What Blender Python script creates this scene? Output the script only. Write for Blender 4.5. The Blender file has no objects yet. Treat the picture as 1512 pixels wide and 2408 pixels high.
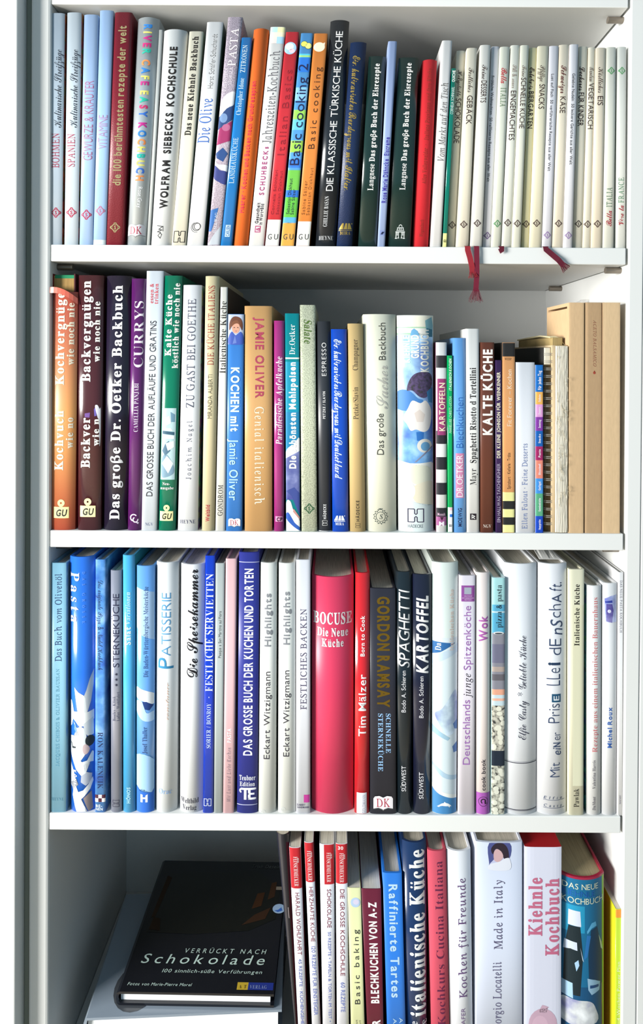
import bpy, bmesh, math, random
from mathutils import Matrix, Vector
random.seed(7)
scene = bpy.context.scene
COL = scene.collection

# ------------------------------------------------------------------ camera
F, PPX, PPY, CAMD = 1510.0, 779.65, 854.78, 0.727
ROLL, PITCH = 0.00608, 0.00715
fwd = Vector((0, math.cos(PITCH), -math.sin(PITCH)))
rt0 = Vector((1, 0, 0)); up0 = rt0.cross(fwd)
RT = math.cos(ROLL) * rt0 + math.sin(ROLL) * up0
UP = -math.sin(ROLL) * rt0 + math.cos(ROLL) * up0
cam = bpy.data.cameras.new('camera')
cam.sensor_fit = 'HORIZONTAL'; cam.sensor_width = 36; cam.lens = 36 * F / 1512
cam.shift_x = (756 - PPX) / 1512; cam.shift_y = (PPY - 1204) / 1512
cam.clip_start = 0.01
camo = bpy.data.objects.new('camera', cam); COL.objects.link(camo)
M = Matrix.Identity(4)
for i in range(3):
    M[i][0], M[i][1], M[i][2] = RT[i], UP[i], -fwd[i]
M[1][3] = -CAMD
camo.matrix_world = M
scene.camera = camo

# ------------------------------------------------------------------ light and exposure
vs = scene.view_settings
vs.view_transform = 'Standard'; vs.look = 'None'; vs.gamma = 1; vs.use_curve_mapping = False
vs.exposure = -0.15
world = bpy.data.worlds.new('room_light'); scene.world = world; world.use_nodes = True
bg = world.node_tree.nodes['Background']
bg.inputs[0].default_value = (0.54, 0.81, 1.0, 1); bg.inputs[1].default_value = 0.53
def area(name, loc, target, sx, sy, power, color):
    l = bpy.data.lights.new(name, 'AREA'); l.shape = 'RECTANGLE'; l.size = sx; l.size_y = sy
    l.energy = power; l.color = color
    o = bpy.data.objects.new(name, l); COL.objects.link(o); o.location = loc
    d = Vector(target) - Vector(loc)
    o.rotation_euler = d.to_track_quat('-Z', 'Y').to_euler()
    return o
area('window_left_offscreen', (-2.15, -1.20, 0.05), (0.1, 0, -0.1), 0.9, 0.85, 200, (1.0, 0.98, 0.935))

# ------------------------------------------------------------------ helpers
def P(px, py, Y=0.0):
    """photo pixel -> point of the vertical plane at depth Y"""
    d = fwd + RT * ((px - PPX) / F) - UP * ((py - PPY) / F)
    t = (Y + CAMD) / d.y
    return d.x * t, d.z * t
def proj_y(x, y, z):
    v = Vector((x, y + CAMD, z))
    return PPY - F * v.dot(UP) / v.dot(fwd)
def lin(c): return c / 12.92 if c <= .04045 else ((c + .055) / 1.055) ** 2.4
def hexlin(h, k=.74):
    h = h.lstrip('#')
    if len(h) == 3: h = ''.join(c * 2 for c in h)
    return tuple(lin(int(h[i:i + 2], 16) / 255) * k for i in (0, 2, 4)) + (1,)
MATS = {}
def mat(h, kind='matte'):
    key = (h, kind)
    if key in MATS: return MATS[key]
    m = bpy.data.materials.new(f'{kind}_{h.strip("#")}'); m.use_nodes = True
    nt = m.node_tree; N = nt.nodes; L = nt.links
    b = N['Principled BSDF']; c = hexlin(h)
    b.inputs['Base Color'].default_value = c
    rough = {'matte': .62, 'gloss': .22, 'satin': .4, 'cloth': .85, 'leather': .42, 'metal': .3, 'ink': .6, 'foil': .32,
             'paper': .9, 'white': .45, 'speckle': .6, 'cloud': .32, 'board': .8, 'pattern': .5, 'spots': .5}.get(kind, .6)
    b.inputs['Roughness'].default_value = rough
    b.inputs['Specular IOR Level'].default_value = .35 if kind in ('ink', 'paper', 'cloth', 'board') else .5
    def noise(scale, detail=3, stretch=(1, 1, 1)):
        tc = N.new('ShaderNodeTexCoord'); mp = N.new('ShaderNodeMapping'); nz = N.new('ShaderNodeTexNoise')
        mp.inputs['Scale'].default_value = stretch
        nz.inputs['Scale'].default_value = scale; nz.inputs['Detail'].default_value = detail
        L.new(tc.outputs['Object'], mp.inputs[0]); L.new(mp.outputs[0], nz.inputs['Vector'])
        return nz
    def bump(src, s, d=.0004):
        bp = N.new('ShaderNodeBump'); bp.inputs['Strength'].default_value = s; bp.inputs['Distance'].default_value = d
        L.new(src, bp.inputs['Height']); L.new(bp.outputs[0], b.inputs['Normal'])
    def ramp(src, stops):
        r = N.new('ShaderNodeValToRGB'); cr = r.color_ramp
        while len(cr.elements) < len(stops): cr.elements.new(.5)
        for e, (p, cc) in zip(cr.elements, stops): e.position = p; e.color = cc
        L.new(src, r.inputs[0]); L.new(r.outputs[0], b.inputs['Base Color'])
    if kind == 'cloth': bump(noise(2600).outputs[0], .35)
    elif kind == 'leather': bump(noise(900, 5).outputs[0], .6)
    elif kind == 'gloss':
        b.inputs['Coat Weight'].default_value = .3; b.inputs['Coat Roughness'].default_value = .08
        bump(noise(60, 2).outputs[0], .05)
    elif kind == 'metal':
        b.inputs['Metallic'].default_value = .5; bump(noise(90, 2).outputs[0], .06)
    elif kind == 'foil': b.inputs['Metallic'].default_value = .7
    elif kind == 'paper':
        n = noise(1, 4, (2600, 30, 30))
        d = tuple(x * .62 for x in c[:3]) + (1,)
        ramp(n.outputs[0], [(.3, d), (.6, c)]); bump(n.outputs[0], .3)
    elif kind == 'board':
        n = noise(420, 6, (1, 1, .25)); ramp(n.outputs[0], [(.3, tuple(x * .9 for x in c[:3]) + (1,)), (.7, c)])
    elif kind == 'speckle':
        n = noise(900, 4); ramp(n.outputs[0], [(.4, tuple(x * .55 for x in c[:3]) + (1,)), (.55, c)])
    elif kind == 'cloud':
        n = noise(38, 4); ramp(n.outputs[0], [(.32, tuple(x * .35 for x in c[:2]) + (c[2] * .7, 1)), (.52, c), (.72, tuple(min(1, x * 1.3 + .22) for x in c[:3]) + (1,))])
    elif kind == 'pattern':
        tc = N.new('ShaderNodeTexCoord'); v = N.new('ShaderNodeTexVoronoi'); v.inputs['Scale'].default_value = 160
        hs = N.new('ShaderNodeMixRGB'); hs.blend_type = 'MULTIPLY'; hs.inputs[0].default_value = .8; hs.inputs[1].default_value = c
        L.new(tc.outputs['Object'], v.inputs['Vector']); L.new(v.outputs['Color'], hs.inputs[2]); L.new(hs.outputs[0], b.inputs['Base Color'])
    elif kind.startswith('grad'):
        tc = N.new('ShaderNodeTexCoord'); sx = N.new('ShaderNodeSeparateXYZ'); L.new(tc.outputs['Generated'], sx.inputs[0])
        cs = kind[5:].split(','); ramp(sx.outputs['Z'], [(i / (len(cs) - 1), hexlin(q)) for i, q in enumerate(cs)])
        b.inputs['Roughness'].default_value = .4
    elif kind == 'spots':
        n = noise(260, 3); ramp(n.outputs[0], [(.36, (.03, .03, .03, 1)), (.46, tuple(x * .6 for x in c[:3]) + (1,)), (.6, c)])
    MATS[key] = m
    return m
def obj(name, mesh, parent=None, loc=None):
    o = bpy.data.objects.new(name, mesh); COL.objects.link(o)
    if parent: o.parent = parent
    if loc is not None: o.location = loc
    return o
def empty(name, loc, label, cat, group=None):
    o = bpy.data.objects.new(name, None); COL.objects.link(o); o.location = loc; o.empty_display_size = .02
    o['label'] = label; o['category'] = cat
    if group: o['group'] = group
    return o
def mesh_from(name, verts, faces, mats, idx=None, smooth=False):
    me = bpy.data.meshes.new(name); me.from_pydata([tuple(v) for v in verts], [], faces)
    for m in mats: me.materials.append(m)
    if idx: me.polygons.foreach_set('material_index', idx)
    if smooth: me.polygons.foreach_set('use_smooth', [True] * len(me.polygons))
    me.update()
    return me
def box_mesh(name, x0, x1, y0, y1, z0, z1, m, bev=0.0):
    bm = bmesh.new()
    vs_ = [bm.verts.new((x, y, z)) for x in (x0, x1) for y in (y0, y1) for z in (z0, z1)]
    for f in ((0, 1, 3, 2), (4, 6, 7, 5), (0, 4, 5, 1), (2, 3, 7, 6), (0, 2, 6, 4), (1, 5, 7, 3)):
        bm.faces.new([vs_[i] for i in f])
    bmesh.ops.recalc_face_normals(bm, faces=bm.faces)
    if bev: bmesh.ops.bevel(bm, geom=bm.edges[:], offset=bev, segments=2, affect='EDGES', profile=.5)
    me = bpy.data.meshes.new(name); bm.to_mesh(me); bm.free(); me.materials.append(m)
    return me
def tube(pts, r, n=6):
    """tube through points -> verts, faces"""
    V, Fc = [], []
    for i, p in enumerate(pts):
        p = Vector(p); a = Vector(pts[max(0, i - 1)]); b = Vector(pts[min(len(pts) - 1, i + 1)])
        t = (b - a).normalized(); u = t.orthogonal().normalized(); w = t.cross(u)
        for k in range(n):
            an = 2 * math.pi * k / n
            V.append(p + u * (r * math.cos(an)) + w * (r * math.sin(an)))
    for i in range(len(pts) - 1):
        for k in range(n):
            Fc.append((i * n + k, i * n + (k + 1) % n, (i + 1) * n + (k + 1) % n, (i + 1) * n + k))
    Fc.append(tuple(range(n - 1, -1, -1))); Fc.append(tuple((len(pts) - 1) * n + k for k in range(n)))
    return V, Fc

# ------------------------------------------------------------------ lettering: glyph outlines of the built-in font
def mathmap(up, lo, dg=None, exc={}):
    def f(ch):
        if ch in exc: return chr(exc[ch])
        if 'A' <= ch <= 'Z': return chr(up + ord(ch) - 65)
        if 'a' <= ch <= 'z': return chr(lo + ord(ch) - 97)
        if dg and '0' <= ch <= '9': return chr(dg + ord(ch) - 48)
        return ch
    return f
idm = lambda ch: ch
rb = mathmap(0x1D400, 0x1D41A, 0x1D7CE, {'ß': 0x1D6C3})
ri = mathmap(0x1D434, 0x1D44E, None, {'h': 0x210E, 'ß': 0x1D6FD})
scb = mathmap(0x1D4D0, 0x1D4EA)
#        map, outline offset, shear
STY = {'S': (idm, 0, 0), 'SL': (idm, -.012, 0), 'SM': (idm, .012, 0), 'SB': (idm, .026, 0), 'XB': (idm, .042, 0), 'SI': (idm, 0, .2),
       'SBI': (idm, .034, .2), 'R': (rb, -.010, 0), 'RB': (rb, 0, 0), 'X': (rb, .016, 0), 'RI': (ri, 0, 0), 'RBI': (rb, 0, .22), 'RU': (ri, .004, -.28),
       'C': (scb, -.006, 0), 'CB': (scb, .006, 0), 'M': (idm, 0, 0)}
USED = {rb: '&-./ABCDEFGHIJKLMNOPRSTUVWYabcdefghiklmnoprstuvwyz·ß', scb: '&*BCDEFGHIKLNPRSVabcdefghiklmnoprstuvwyzß', ri: '&-.ABCDEFGHIJKLMNOPQRSTUVWZabcdefghijklmnorstuvyz·'}
ALPHA = 'ABCDEFGHIJKLMNOPQRSTUVWXYZabcdefghijklmnopqrstuvwxyz0123456789ß&.,-/·•*:|★+–@'
UML = {'ä': 'a', 'ö': 'o', 'ü': 'u', 'Ä': 'A', 'Ö': 'O', 'Ü': 'U'}
GLY, CAP = {}, {}
def build_glyphs():
    """one text object per style, one character per line; the lines are then taken apart"""
    tc = bpy.data.collections.new('tmp'); COL.children.link(tc)
    todo = []
    for st, (fn, off, sh) in STY.items():
        chars = ALPHA + ''.join(UML) if fn is idm else USED[fn]
        c = bpy.data.curves.new('t', 'FONT'); c.body = '\n'.join(fn(ch) for ch in chars)
        c.resolution_u = 3; c.offset = off; c.space_line = 4.0
        o = bpy.data.objects.new('t', c); tc.objects.link(o); todo.append((st, chars, o, sh))
    dg = bpy.context.evaluated_depsgraph_get()
    for st, chars, o, sh in todo:
        off = STY[st][1]; e = o.evaluated_get(dg); me = e.to_mesh()
        rows = [{} for _ in chars]; FF = [[] for _ in chars]
        for p in me.polygons:
            y = me.vertices[p.vertices[0]].co.y; i = min(len(chars) - 1, max(0, int(math.ceil((-y - 1.5) / 4.0))))
            d = rows[i]; f = []
            for vi in p.vertices:
                if vi not in d:
                    co = me.vertices[vi].co; yy = co.y + 4.0 * i; d[vi] = (len(d), (co.x + sh * yy, yy))
                f.append(d[vi][0])
            FF[i].append(tuple(f))
        e.to_mesh_clear()
        for ch, d, ff in zip(chars, rows, FF):
            vv = [q for _, q in sorted(d.values())]
            if vv:
                sl = {'C': .42, 'CB': .42, 'RI': .28, 'RBI': .22, 'SI': .2, 'SBI': .2}.get(st, 0)
                lo, hi = (.02, .34) if st in ('C', 'CB') and ch.islower() else (-9, 9)
                q = [v[0] - sl * v[1] for v in vv if lo <= v[1] <= hi] or [v[0] for v in vv]
                x0, x1 = min(q), max(q)
                sbr = (.045 if st not in ('C', 'CB') else .012) + max(0, -.0 + off) * .6
                GLY[(st, ch)] = ([(v[0] - x0 + sbr, v[1]) for v in vv], ff, x1 - x0 + 2 * sbr)
    for st in STY:
        CAP[st] = max(v[1] for v in GLY[(st, 'H' if (st, 'H') in GLY else 'B')][0])
    cs = [o.data for _, _, o, _ in todo]
    for _, _, o, _ in todo: bpy.data.objects.remove(o)
    for c in cs: bpy.data.curves.remove(c)
    bpy.data.collections.remove(tc)
build_glyphs()
DOT = [(math.cos(a * math.pi / 4), math.sin(a * math.pi / 4)) for a in range(8)]
def text2d(s, st, tr=0.0):
    """-> list of (verts, faces) per letter, total width; cap height is 1"""
    k = 1 / CAP[st]; x = 0; out = []
    for ch in s:
        if ch == ' ': x += .32 * k + tr; out.append(None); continue
        um = None
        if (st, ch) not in GLY:
            if ch in UML: um = ch; ch = UML[ch]
            else: continue
        vv, ff, adv = GLY[(st, ch)]
        vv2 = [(x + v[0] * k, v[1] * k) for v in vv]; ff2 = list(ff)
        if um:
            top = max(v[1] for v in vv2) + .17; cx = x + adv * k / 2; r = .085
            if st in ('CB', 'C', 'RI', 'RBI'): cx += .12
            for sx in (-.17, .17):
                n = len(vv2); vv2 += [(cx + sx + r * a, top + r * b_) for a, b_ in DOT]; ff2.append(tuple(range(n, n + 8)))
        out.append((vv2, ff2)); x += adv * k + tr
    return out, max(x - tr, 1e-6)
# 2D drawing primitives -> (verts, faces)
def poly(pts): return list(pts), [tuple(range(len(pts)))]
def rect(x0, y0, x1, y1): return poly([(x0, y0), (x1, y0), (x1, y1), (x0, y1)])
def disc(cx, cy, rx, ry=None, n=20):
    ry = ry or rx
    return poly([(cx + rx * math.cos(2 * math.pi * i / n), cy + ry * math.sin(2 * math.pi * i / n)) for i in range(n)])
def ring(cx, cy, r, w, n=20, a0=0, a1=2 * math.pi):
    V, Fc = [], []
    for i in range(n + 1):
        a = a0 + (a1 - a0) * i / n
        V += [(cx + (r - w / 2) * math.cos(a), cy + (r - w / 2) * math.sin(a)), (cx + (r + w / 2) * math.cos(a), cy + (r + w / 2) * math.sin(a))]
    for i in range(n): Fc.append((2 * i, 2 * i + 1, 2 * i + 3, 2 * i + 2))
    return V, Fc
def stroke(pts, w, closed=False):
    V, Fc = [], []
    q = list(pts) + ([pts[0]] if closed else [])
    for (a, b_), (c, d) in zip(q[:-1], q[1:]):
        l = math.hypot(c - a, d - b_) or 1e-9; ux, uy = (c - a) / l, (d - b_) / l; e = w * .35
        nx, ny = -uy * w / 2, ux * w / 2; n = len(V)
        V += [(a - ux * e + nx, b_ - uy * e + ny), (a - ux * e - nx, b_ - uy * e - ny), (c + ux * e - nx, d + uy * e - ny), (c + ux * e + nx, d + uy * e + ny)]
        Fc.append((n, n + 1, n + 2, n + 3))
    return V, Fc
def word(s, st, cx, cy, w=None, cap=1.0, tr=0.0):
    """horizontal word centred on (cx, cy)"""
    L, wd = text2d(s, st, tr); sx = (w / wd) if w else cap
    V, Fc = [], []
    for g in L:
        if not g: continue
        n = len(V); V += [(cx + (x - wd / 2) * sx, cy + (y - .5) * cap) for x, y in g[0]]; Fc += [tuple(i + n for i in f) for f in g[1]]
    return V, Fc
def cat2(*prims):
    V, Fc = [], []
    for v, f in prims:
        n = len(V); V += v; Fc += [tuple(i + n for i in q) for q in f]
    return V, Fc
H_PATH = [(-1, 1), (-.25, 1), (-.16, .86), (-.16, .3), (0, .16), (.16, .3), (.16, .86), (.25, 1), (1, 1), (1, -1), (.25, -1), (.16, -.86), (.16, -.3), (0, -.16), (-.16, -.3), (-.16, -.86), (-.25, -1), (-1, -1)]
def smooth_closed(pts, n=4):
    out = []; m = len(pts)
    for i in range(m):
        p0, p1, p2, p3 = pts[i - 1], pts[i], pts[(i + 1) % m], pts[(i + 2) % m]
        for j in range(n):
            t = j / n
            out.append(tuple(.5 * (2 * b + (c - a) * t + (2 * a - 5 * b + 4 * c - d) * t * t + (3 * b - a - 3 * c + d) * t ** 3) for a, b, c, d in zip(p0, p1, p2, p3)))
    return out
# emblem kinds: list of (colour or None for the main colour, primitive), unit half-size
def emblem2d(kind):
    if kind == 's': return [(None, cat2(ring(0, 0, .62, .12), stroke([(-.95, 0), (0, .95), (.95, 0), (0, -.95)], .11, True), ring(0, .72, .26, .09, 8, 0, math.pi), ring(0, -.72, .26, .09, 8, math.pi, 2 * math.pi), ring(.72, 0, .26, .09, 8, -1.57, 1.57), ring(-.72, 0, .26, .09, 8, 1.57, 4.71), word('S', 'SB', 0, 0, cap=.72)))]
    if kind == 'gu': return [('f4eda8', cat2(rect(-1, -1, 1, .45), rect(-.2, .4, .2, .8), ring(0, .95, .3, .34, 16))), ('1d1a14', word('GU', 'SBI', 0, -.3, w=1.5, cap=.85))]
    if kind == 'dk': return [('f3eef2', poly([(-1, -.55), (-1, .5), (-.85, .72), (-.4, .78), (0, .6), (.4, .78), (.85, .72), (1, .5), (1, -.55), (.5, -.45), (.1, -.6), (0, -.72), (-.1, -.6), (-.5, -.45)])), ('777', stroke([(-1, -.55), (-.5, -.45), (-.1, -.6), (0, -.72), (.1, -.6), (.5, -.45), (1, -.55)], .06)), ('b03048', word('DK', 'RU', 0, .08, w=1.5, cap=.85))]
    if kind == 'h': return [(None, stroke(H_PATH, .13, True))]
    if kind == 'mira': return [(None, cat2(poly([(-1, -.1), (-.55, .8), (-.3, .8), (-.35, -.1)]), poly([(-.28, -.1), (-.05, .8), (.2, .8), (.25, -.1)]), poly([(.32, -.1), (.35, .8), (.6, .8), (.95, -.1)]), rect(-1, -.3, 1, -.22), word('MIRA', 'RB', 0, -.68, w=1.6, cap=.5), disc(.9, .75, .09)))]
    if kind == 'ring': return [(None, cat2(ring(-.05, 0, .75, .1), ring(.12, .05, .62, .08), ring(-.1, -.1, .95, .06, 16, 2, 5)))]
    if kind == 'scribble': return [(None, cat2(stroke([(-.7, .9), (.6, .75), (-.3, .35), (.5, .25), (-.6, .0), (.2, -.1)], .1), stroke([(.2, -.1), (-.4, -.55), (.2, -.95), (.5, -.4), (.1, -.2)], .1), stroke([(.7, .8), (.75, .1)], .1)))]
    if kind == 'gate': return [(None, cat2(ring(0, .75, .3, .12, 10, 0, math.pi), rect(-.62, .55, .62, .68), rect(-.75, .2, .75, .3), rect(-.62, .3, -.48, .55), rect(.48, .3, .62, .55), rect(-.22, .3, -.1, .55), rect(.1, .3, .22, .55), rect(-.9, -.05, .9, .1), rect(-.85, -.85, -.68, -.05), rect(.68, -.85, .85, -.05), rect(-.38, -.8, -.24, -.05), rect(.24, -.8, .38, -.05), rect(-.6, -.5, -.45, -.05), rect(.45, -.5, .6, -.05), rect(-.95, -.98, -.55, -.85), rect(.55, -.98, .95, -.85), rect(-.5, -.92, -.15, -.8), rect(.15, -.92, .5, -.8)))]
    if kind == 'wreath':
        pr = [ring(0, 0, .56, .05), word('S', 'RI', 0, 0, cap=.55), poly([(-.2, .82), (-.22, 1), (-.08, .9), (0, 1.02), (.08, .9), (.22, 1), (.2, .82)])]
        for i in range(26):
            a = math.pi / 2 + (i + .5) * 2 * math.pi / 26
            if abs(math.sin(a) - 1) < .06: continue
            c, s_ = math.cos(a), math.sin(a); r = .78 + (.06 if i % 2 else -.04)
            pr.append(poly([(c * r + .09 * c, s_ * r + .09 * s_), (c * r - .07 * s_, s_ * r + .07 * c), (c * r - .12 * c, s_ * r - .12 * s_), (c * r + .07 * s_, s_ * r - .07 * c)]))
        return [(None, cat2(*pr))]
    if kind == 'dolphin': return [(None, poly([(-1, -.35), (-.75, -.1), (-.4, .25), (-.05, .4), (.0, .62), (.2, .4), (.55, .25), (.85, -.05), (1, -.3), (.8, -.25), (.7, -.5), (.55, -.22), (.1, -.2), (-.3, -.15), (-.6, -.25), (-.75, -.45), (-.78, -.3)]))]
    if kind == 'at': return [(None, cat2(ring(0, 0, .9, .08), ring(0, .05, .42, .2, 12, -.9, 4.2), stroke([(.3, .1), (.35, -.4), (.6, -.3)], .16)))]
    if kind == 'knot': return [(None, cat2(ring(-.1, .3, .6, .22, 14, .6, 4.4), ring(.25, -.1, .45, .22, 12, 2, 6.6), poly([(.2, -.5), (.9, -.6), (.75, -.95)])))]
    if kind == 'badge': return [(None, rect(-1, -1, 1, 1)), ('f4f2ee', cat2(stroke([(-.4, -.6), (-.4, .6), (.5, .1), (-.2, -.2), (.5, -.6)], .22)))]
    if kind == 'te': return [(None, cat2(ring(-.55, .45, .3, .2, 10, 1, 4.2), rect(-.75, .55, .95, .85), rect(-.38, -.85, -.08, .6), rect(.1, -.85, .4, .6), rect(.1, -.15, .85, .12), rect(.1, -.85, .95, -.55), disc(.9, .7, .15), disc(.9, -.7, .15)))]
    if kind == 'm': return [(None, cat2(poly([(-.9, -.8), (-.9, .9), (-.35, .8), (-.35, -.8)]), poly([(.9, .9), (.35, .6), (.35, -.8), (.9, -.8)]), rect(-.4, -.1, .4, .25)))]
    if kind == 'swirl': return [(None, cat2(ring(-.5, -.1, .45, .1, 14, 0, 4.7), ring(-.5, -.1, .22, .08, 12, 1, 5.2), stroke([(-.1, -.4), (.9, -.45)], .1)))]
    if kind == 'drop': return [(None, cat2(disc(0, -.2, .7), poly([(-.5, .2), (0, 1.1), (.5, .2)])))]
    return []

# ------------------------------------------------------------------ the bookcase
XL, XR, DEP = -0.31865, 0.33282, 0.28
SHB = [0.39821, 0.10851, -0.2155, -0.53792, -0.861]      # undersides of the shelf boards
TH = 0.019
FLOOR_Z = -1.30
WHITE = mat('f1f2f0', 'white')
case = empty('bookcase', (0, 0, FLOOR_Z), 'tall white open bookcase holding four rows of cookbooks', 'bookcase')
def cpart(name, x0, x1, y0, y1, z0, z1, m=WHITE, bev=.0008):
    me = box_mesh(name, x0, x1, y0, y1, z0 - FLOOR_Z, z1 - FLOOR_Z, m, bev)
    return obj(name, me, case)
ZT = 0.72
cpart('side_panel', P(71, 900)[0], XL, -.001, DEP + .006, FLOOR_Z, ZT, bev=.0028)
XRW = XR + .0024      # inner face of the right side panel; the loose shelves stop just short of it
cpart('side_panel', XRW, XRW + .0162, -.001, DEP + .006, FLOOR_Z, ZT, bev=.0012)
cpart('back_panel', XL, XRW, DEP, DEP + .006, FLOOR_Z, ZT, bev=0)
cpart('top_panel', XL, XRW, 0, DEP, ZT - .019, ZT)
cpart('plinth', XL, XRW, .02, .036, FLOOR_Z, SHB[4] - .3)
for zb in SHB + [SHB[4] - .3]:
    cpart('shelf', XL + .0006, XR - .0006, 0.0, DEP, zb, zb + TH, bev=.0009)
# the neighbouring cabinet on the left: side panel edge, seal strip, closed overlay door
SEAL = mat('8f978c', 'matte')
DX = P(39, 900, -.018)[0]
cpart('neighbour_side_panel', DX - .012, P(55.5, 900)[0], 0, DEP, FLOOR_Z, ZT, bev=.0008)
cpart('seal_strip', P(56, 900)[0], P(68.5, 900)[0], .004, .03, FLOOR_Z, ZT, SEAL, bev=.001)
cpart('neighbour_door', DX - .262, DX, -.0185, -.0015, FLOOR_Z + .05, ZT, bev=.0012)
# neighbouring side panel on the right
cpart('neighbour_panel', XRW + .0168, XRW + .036, -.001, DEP, FLOOR_Z, ZT, bev=.001)
# shelf pegs
PEG = mat('8d8478', 'metal')
def peg(side, y, zb):
    x_in = XRW if side > 0 else XL
    pts = [(x_in, y, zb - .0038 - FLOOR_Z), (x_in - side * .0178, y, zb - .0038 - FLOOR_Z)]
    v, f = tube(pts, .0037, 14)
    o = obj('shelf_peg', mesh_from('shelf_peg', v, f, [PEG], smooth=False), case)
for zb in SHB[:4]:
    for s in (-1, 1):
        for y in (.02, .212): peg(s, y, zb)
# the room
fl = obj('floor', box_mesh('floor', -3, 3, -4, .4, FLOOR_Z - .05, FLOOR_Z, mat('b9a98f', 'satin'))); fl['kind'] = 'structure'
wb = obj('wall_back', box_mesh('wall_back', -3, 3, .30, .38, FLOOR_Z, 1.5, mat('e8e8e4', 'matte'))); wb['kind'] = 'structure'

# ------------------------------------------------------------------ books
ROW = {1: (SHB[1] + TH, lambda Y: Y / 3.6, 3.6), 2: (SHB[2] + TH, lambda Y: 600 + Y / 3.39, 3.39),
       3: (SHB[3] + TH, lambda Y: 1270 + Y / 3.39, 3.39), 4: (SHB[4] + TH, lambda Y: 1920 + Y / 4.725, 4.725)}
class Spine:
    def __init__(s, row, bl, br, tl, tr, yt, y0, b, e, yb=None):
        s.z0, s.ky, s.k = ROW[row]; s.Y0, s.b, s.e = y0, b, e
        ybp = yb or proj_y(P((bl + br) / 2, 1200, y0)[0], y0, s.z0)
        xlt, s.zt = P(tl, yt, y0); xrt, _ = P(tr, yt, y0)
        s.zt = (P(tl, yt, y0)[1] + P(tr, yt, y0)[1]) / 2
        xlb, zb = P(bl, ybp, y0); xrb, _ = P(br, ybp, y0)
        g = .00012
        s.la, s.lb = xlb + g, (xlt - xlb) / (s.zt - zb); s.ra, s.rb = xrb - g, (xrt - xrb) / (s.zt - zb); s.zr = zb
        if not yb: s.zr = s.z0
        s.o = Vector(((s.xl(s.z0) + s.xr(s.z0)) / 2, y0, s.z0))
        s.mid = (bl + br + tl + tr) / 4; s.px = (CAMD + y0) / F / s.k
    def xl(s, z): return s.la + s.lb * (z - s.zr)
    def xr(s, z): return s.ra + s.rb * (z - s.zr)
    def z(s, Y): return P(s.mid, s.ky(Y), s.Y0)[1]
    def ys(s, u): return s.b * abs(2 * min(1, max(0, u)) - 1) ** s.e
    def map(s, q, z, eps):
        xl, xr = s.xl(z), s.xr(z); u = q / max(1e-6, xr - xl)
        return Vector((xl + q, s.Y0 + s.ys(u) - eps, z)) - s.o
def print_mesh(sp, name, parent, prims, mats, eps, c, zc, fine):
    """prims: list of (mat_index, verts2d(du,dz), faces); anchored at fraction c, height zc"""
    bm = bmesh.new()
    W = sp.xr(zc) - sp.xl(zc)
    for mi, V, Fc in prims:
        bv = []
        for du, dz in V:
            z = zc + dz; w = sp.xr(z) - sp.xl(z)
            bv.append(bm.verts.new((w * c + du, 0, z)))
        for f in Fc:
            try: fc = bm.faces.new([bv[i] for i in f]); fc.material_index = mi
            except ValueError: pass
    if fine:
        ng = [f for f in bm.faces if len(f.verts) > 4]
        if ng: bmesh.ops.triangulate(bm, faces=ng)
        NP = 12 if sp.b < .003 else 28
        for i in range(1, NP):
            g = bm.verts[:] + bm.edges[:] + bm.faces[:]
            bmesh.ops.bisect_plane(bm, geom=g, plane_co=(W * i / NP, 0, 0), plane_no=(1, 0, 0), dist=1e-6)
    zmax = sp.zt - .0004; zmin = sp.z0 + .0004
    for v in bm.verts:
        q, z = v.co.x, min(zmax, max(zmin, v.co.z)); w = sp.xr(z) - sp.xl(z)
        v.co = sp.map(min(w - .0001, max(.0001, q)), z, eps)
    for f in bm.faces:
        f.normal_update()
        if f.normal.y > 0: f.normal_flip()
    me = bpy.data.meshes.new(name); bm.to_mesh(me); bm.free()
    for m in mats: me.materials.append(m)
    return obj(name, me, parent)
LAY = {'band': .00005, 'pic': .00012, 'emb': .00014, 'txt': .00018}
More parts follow.
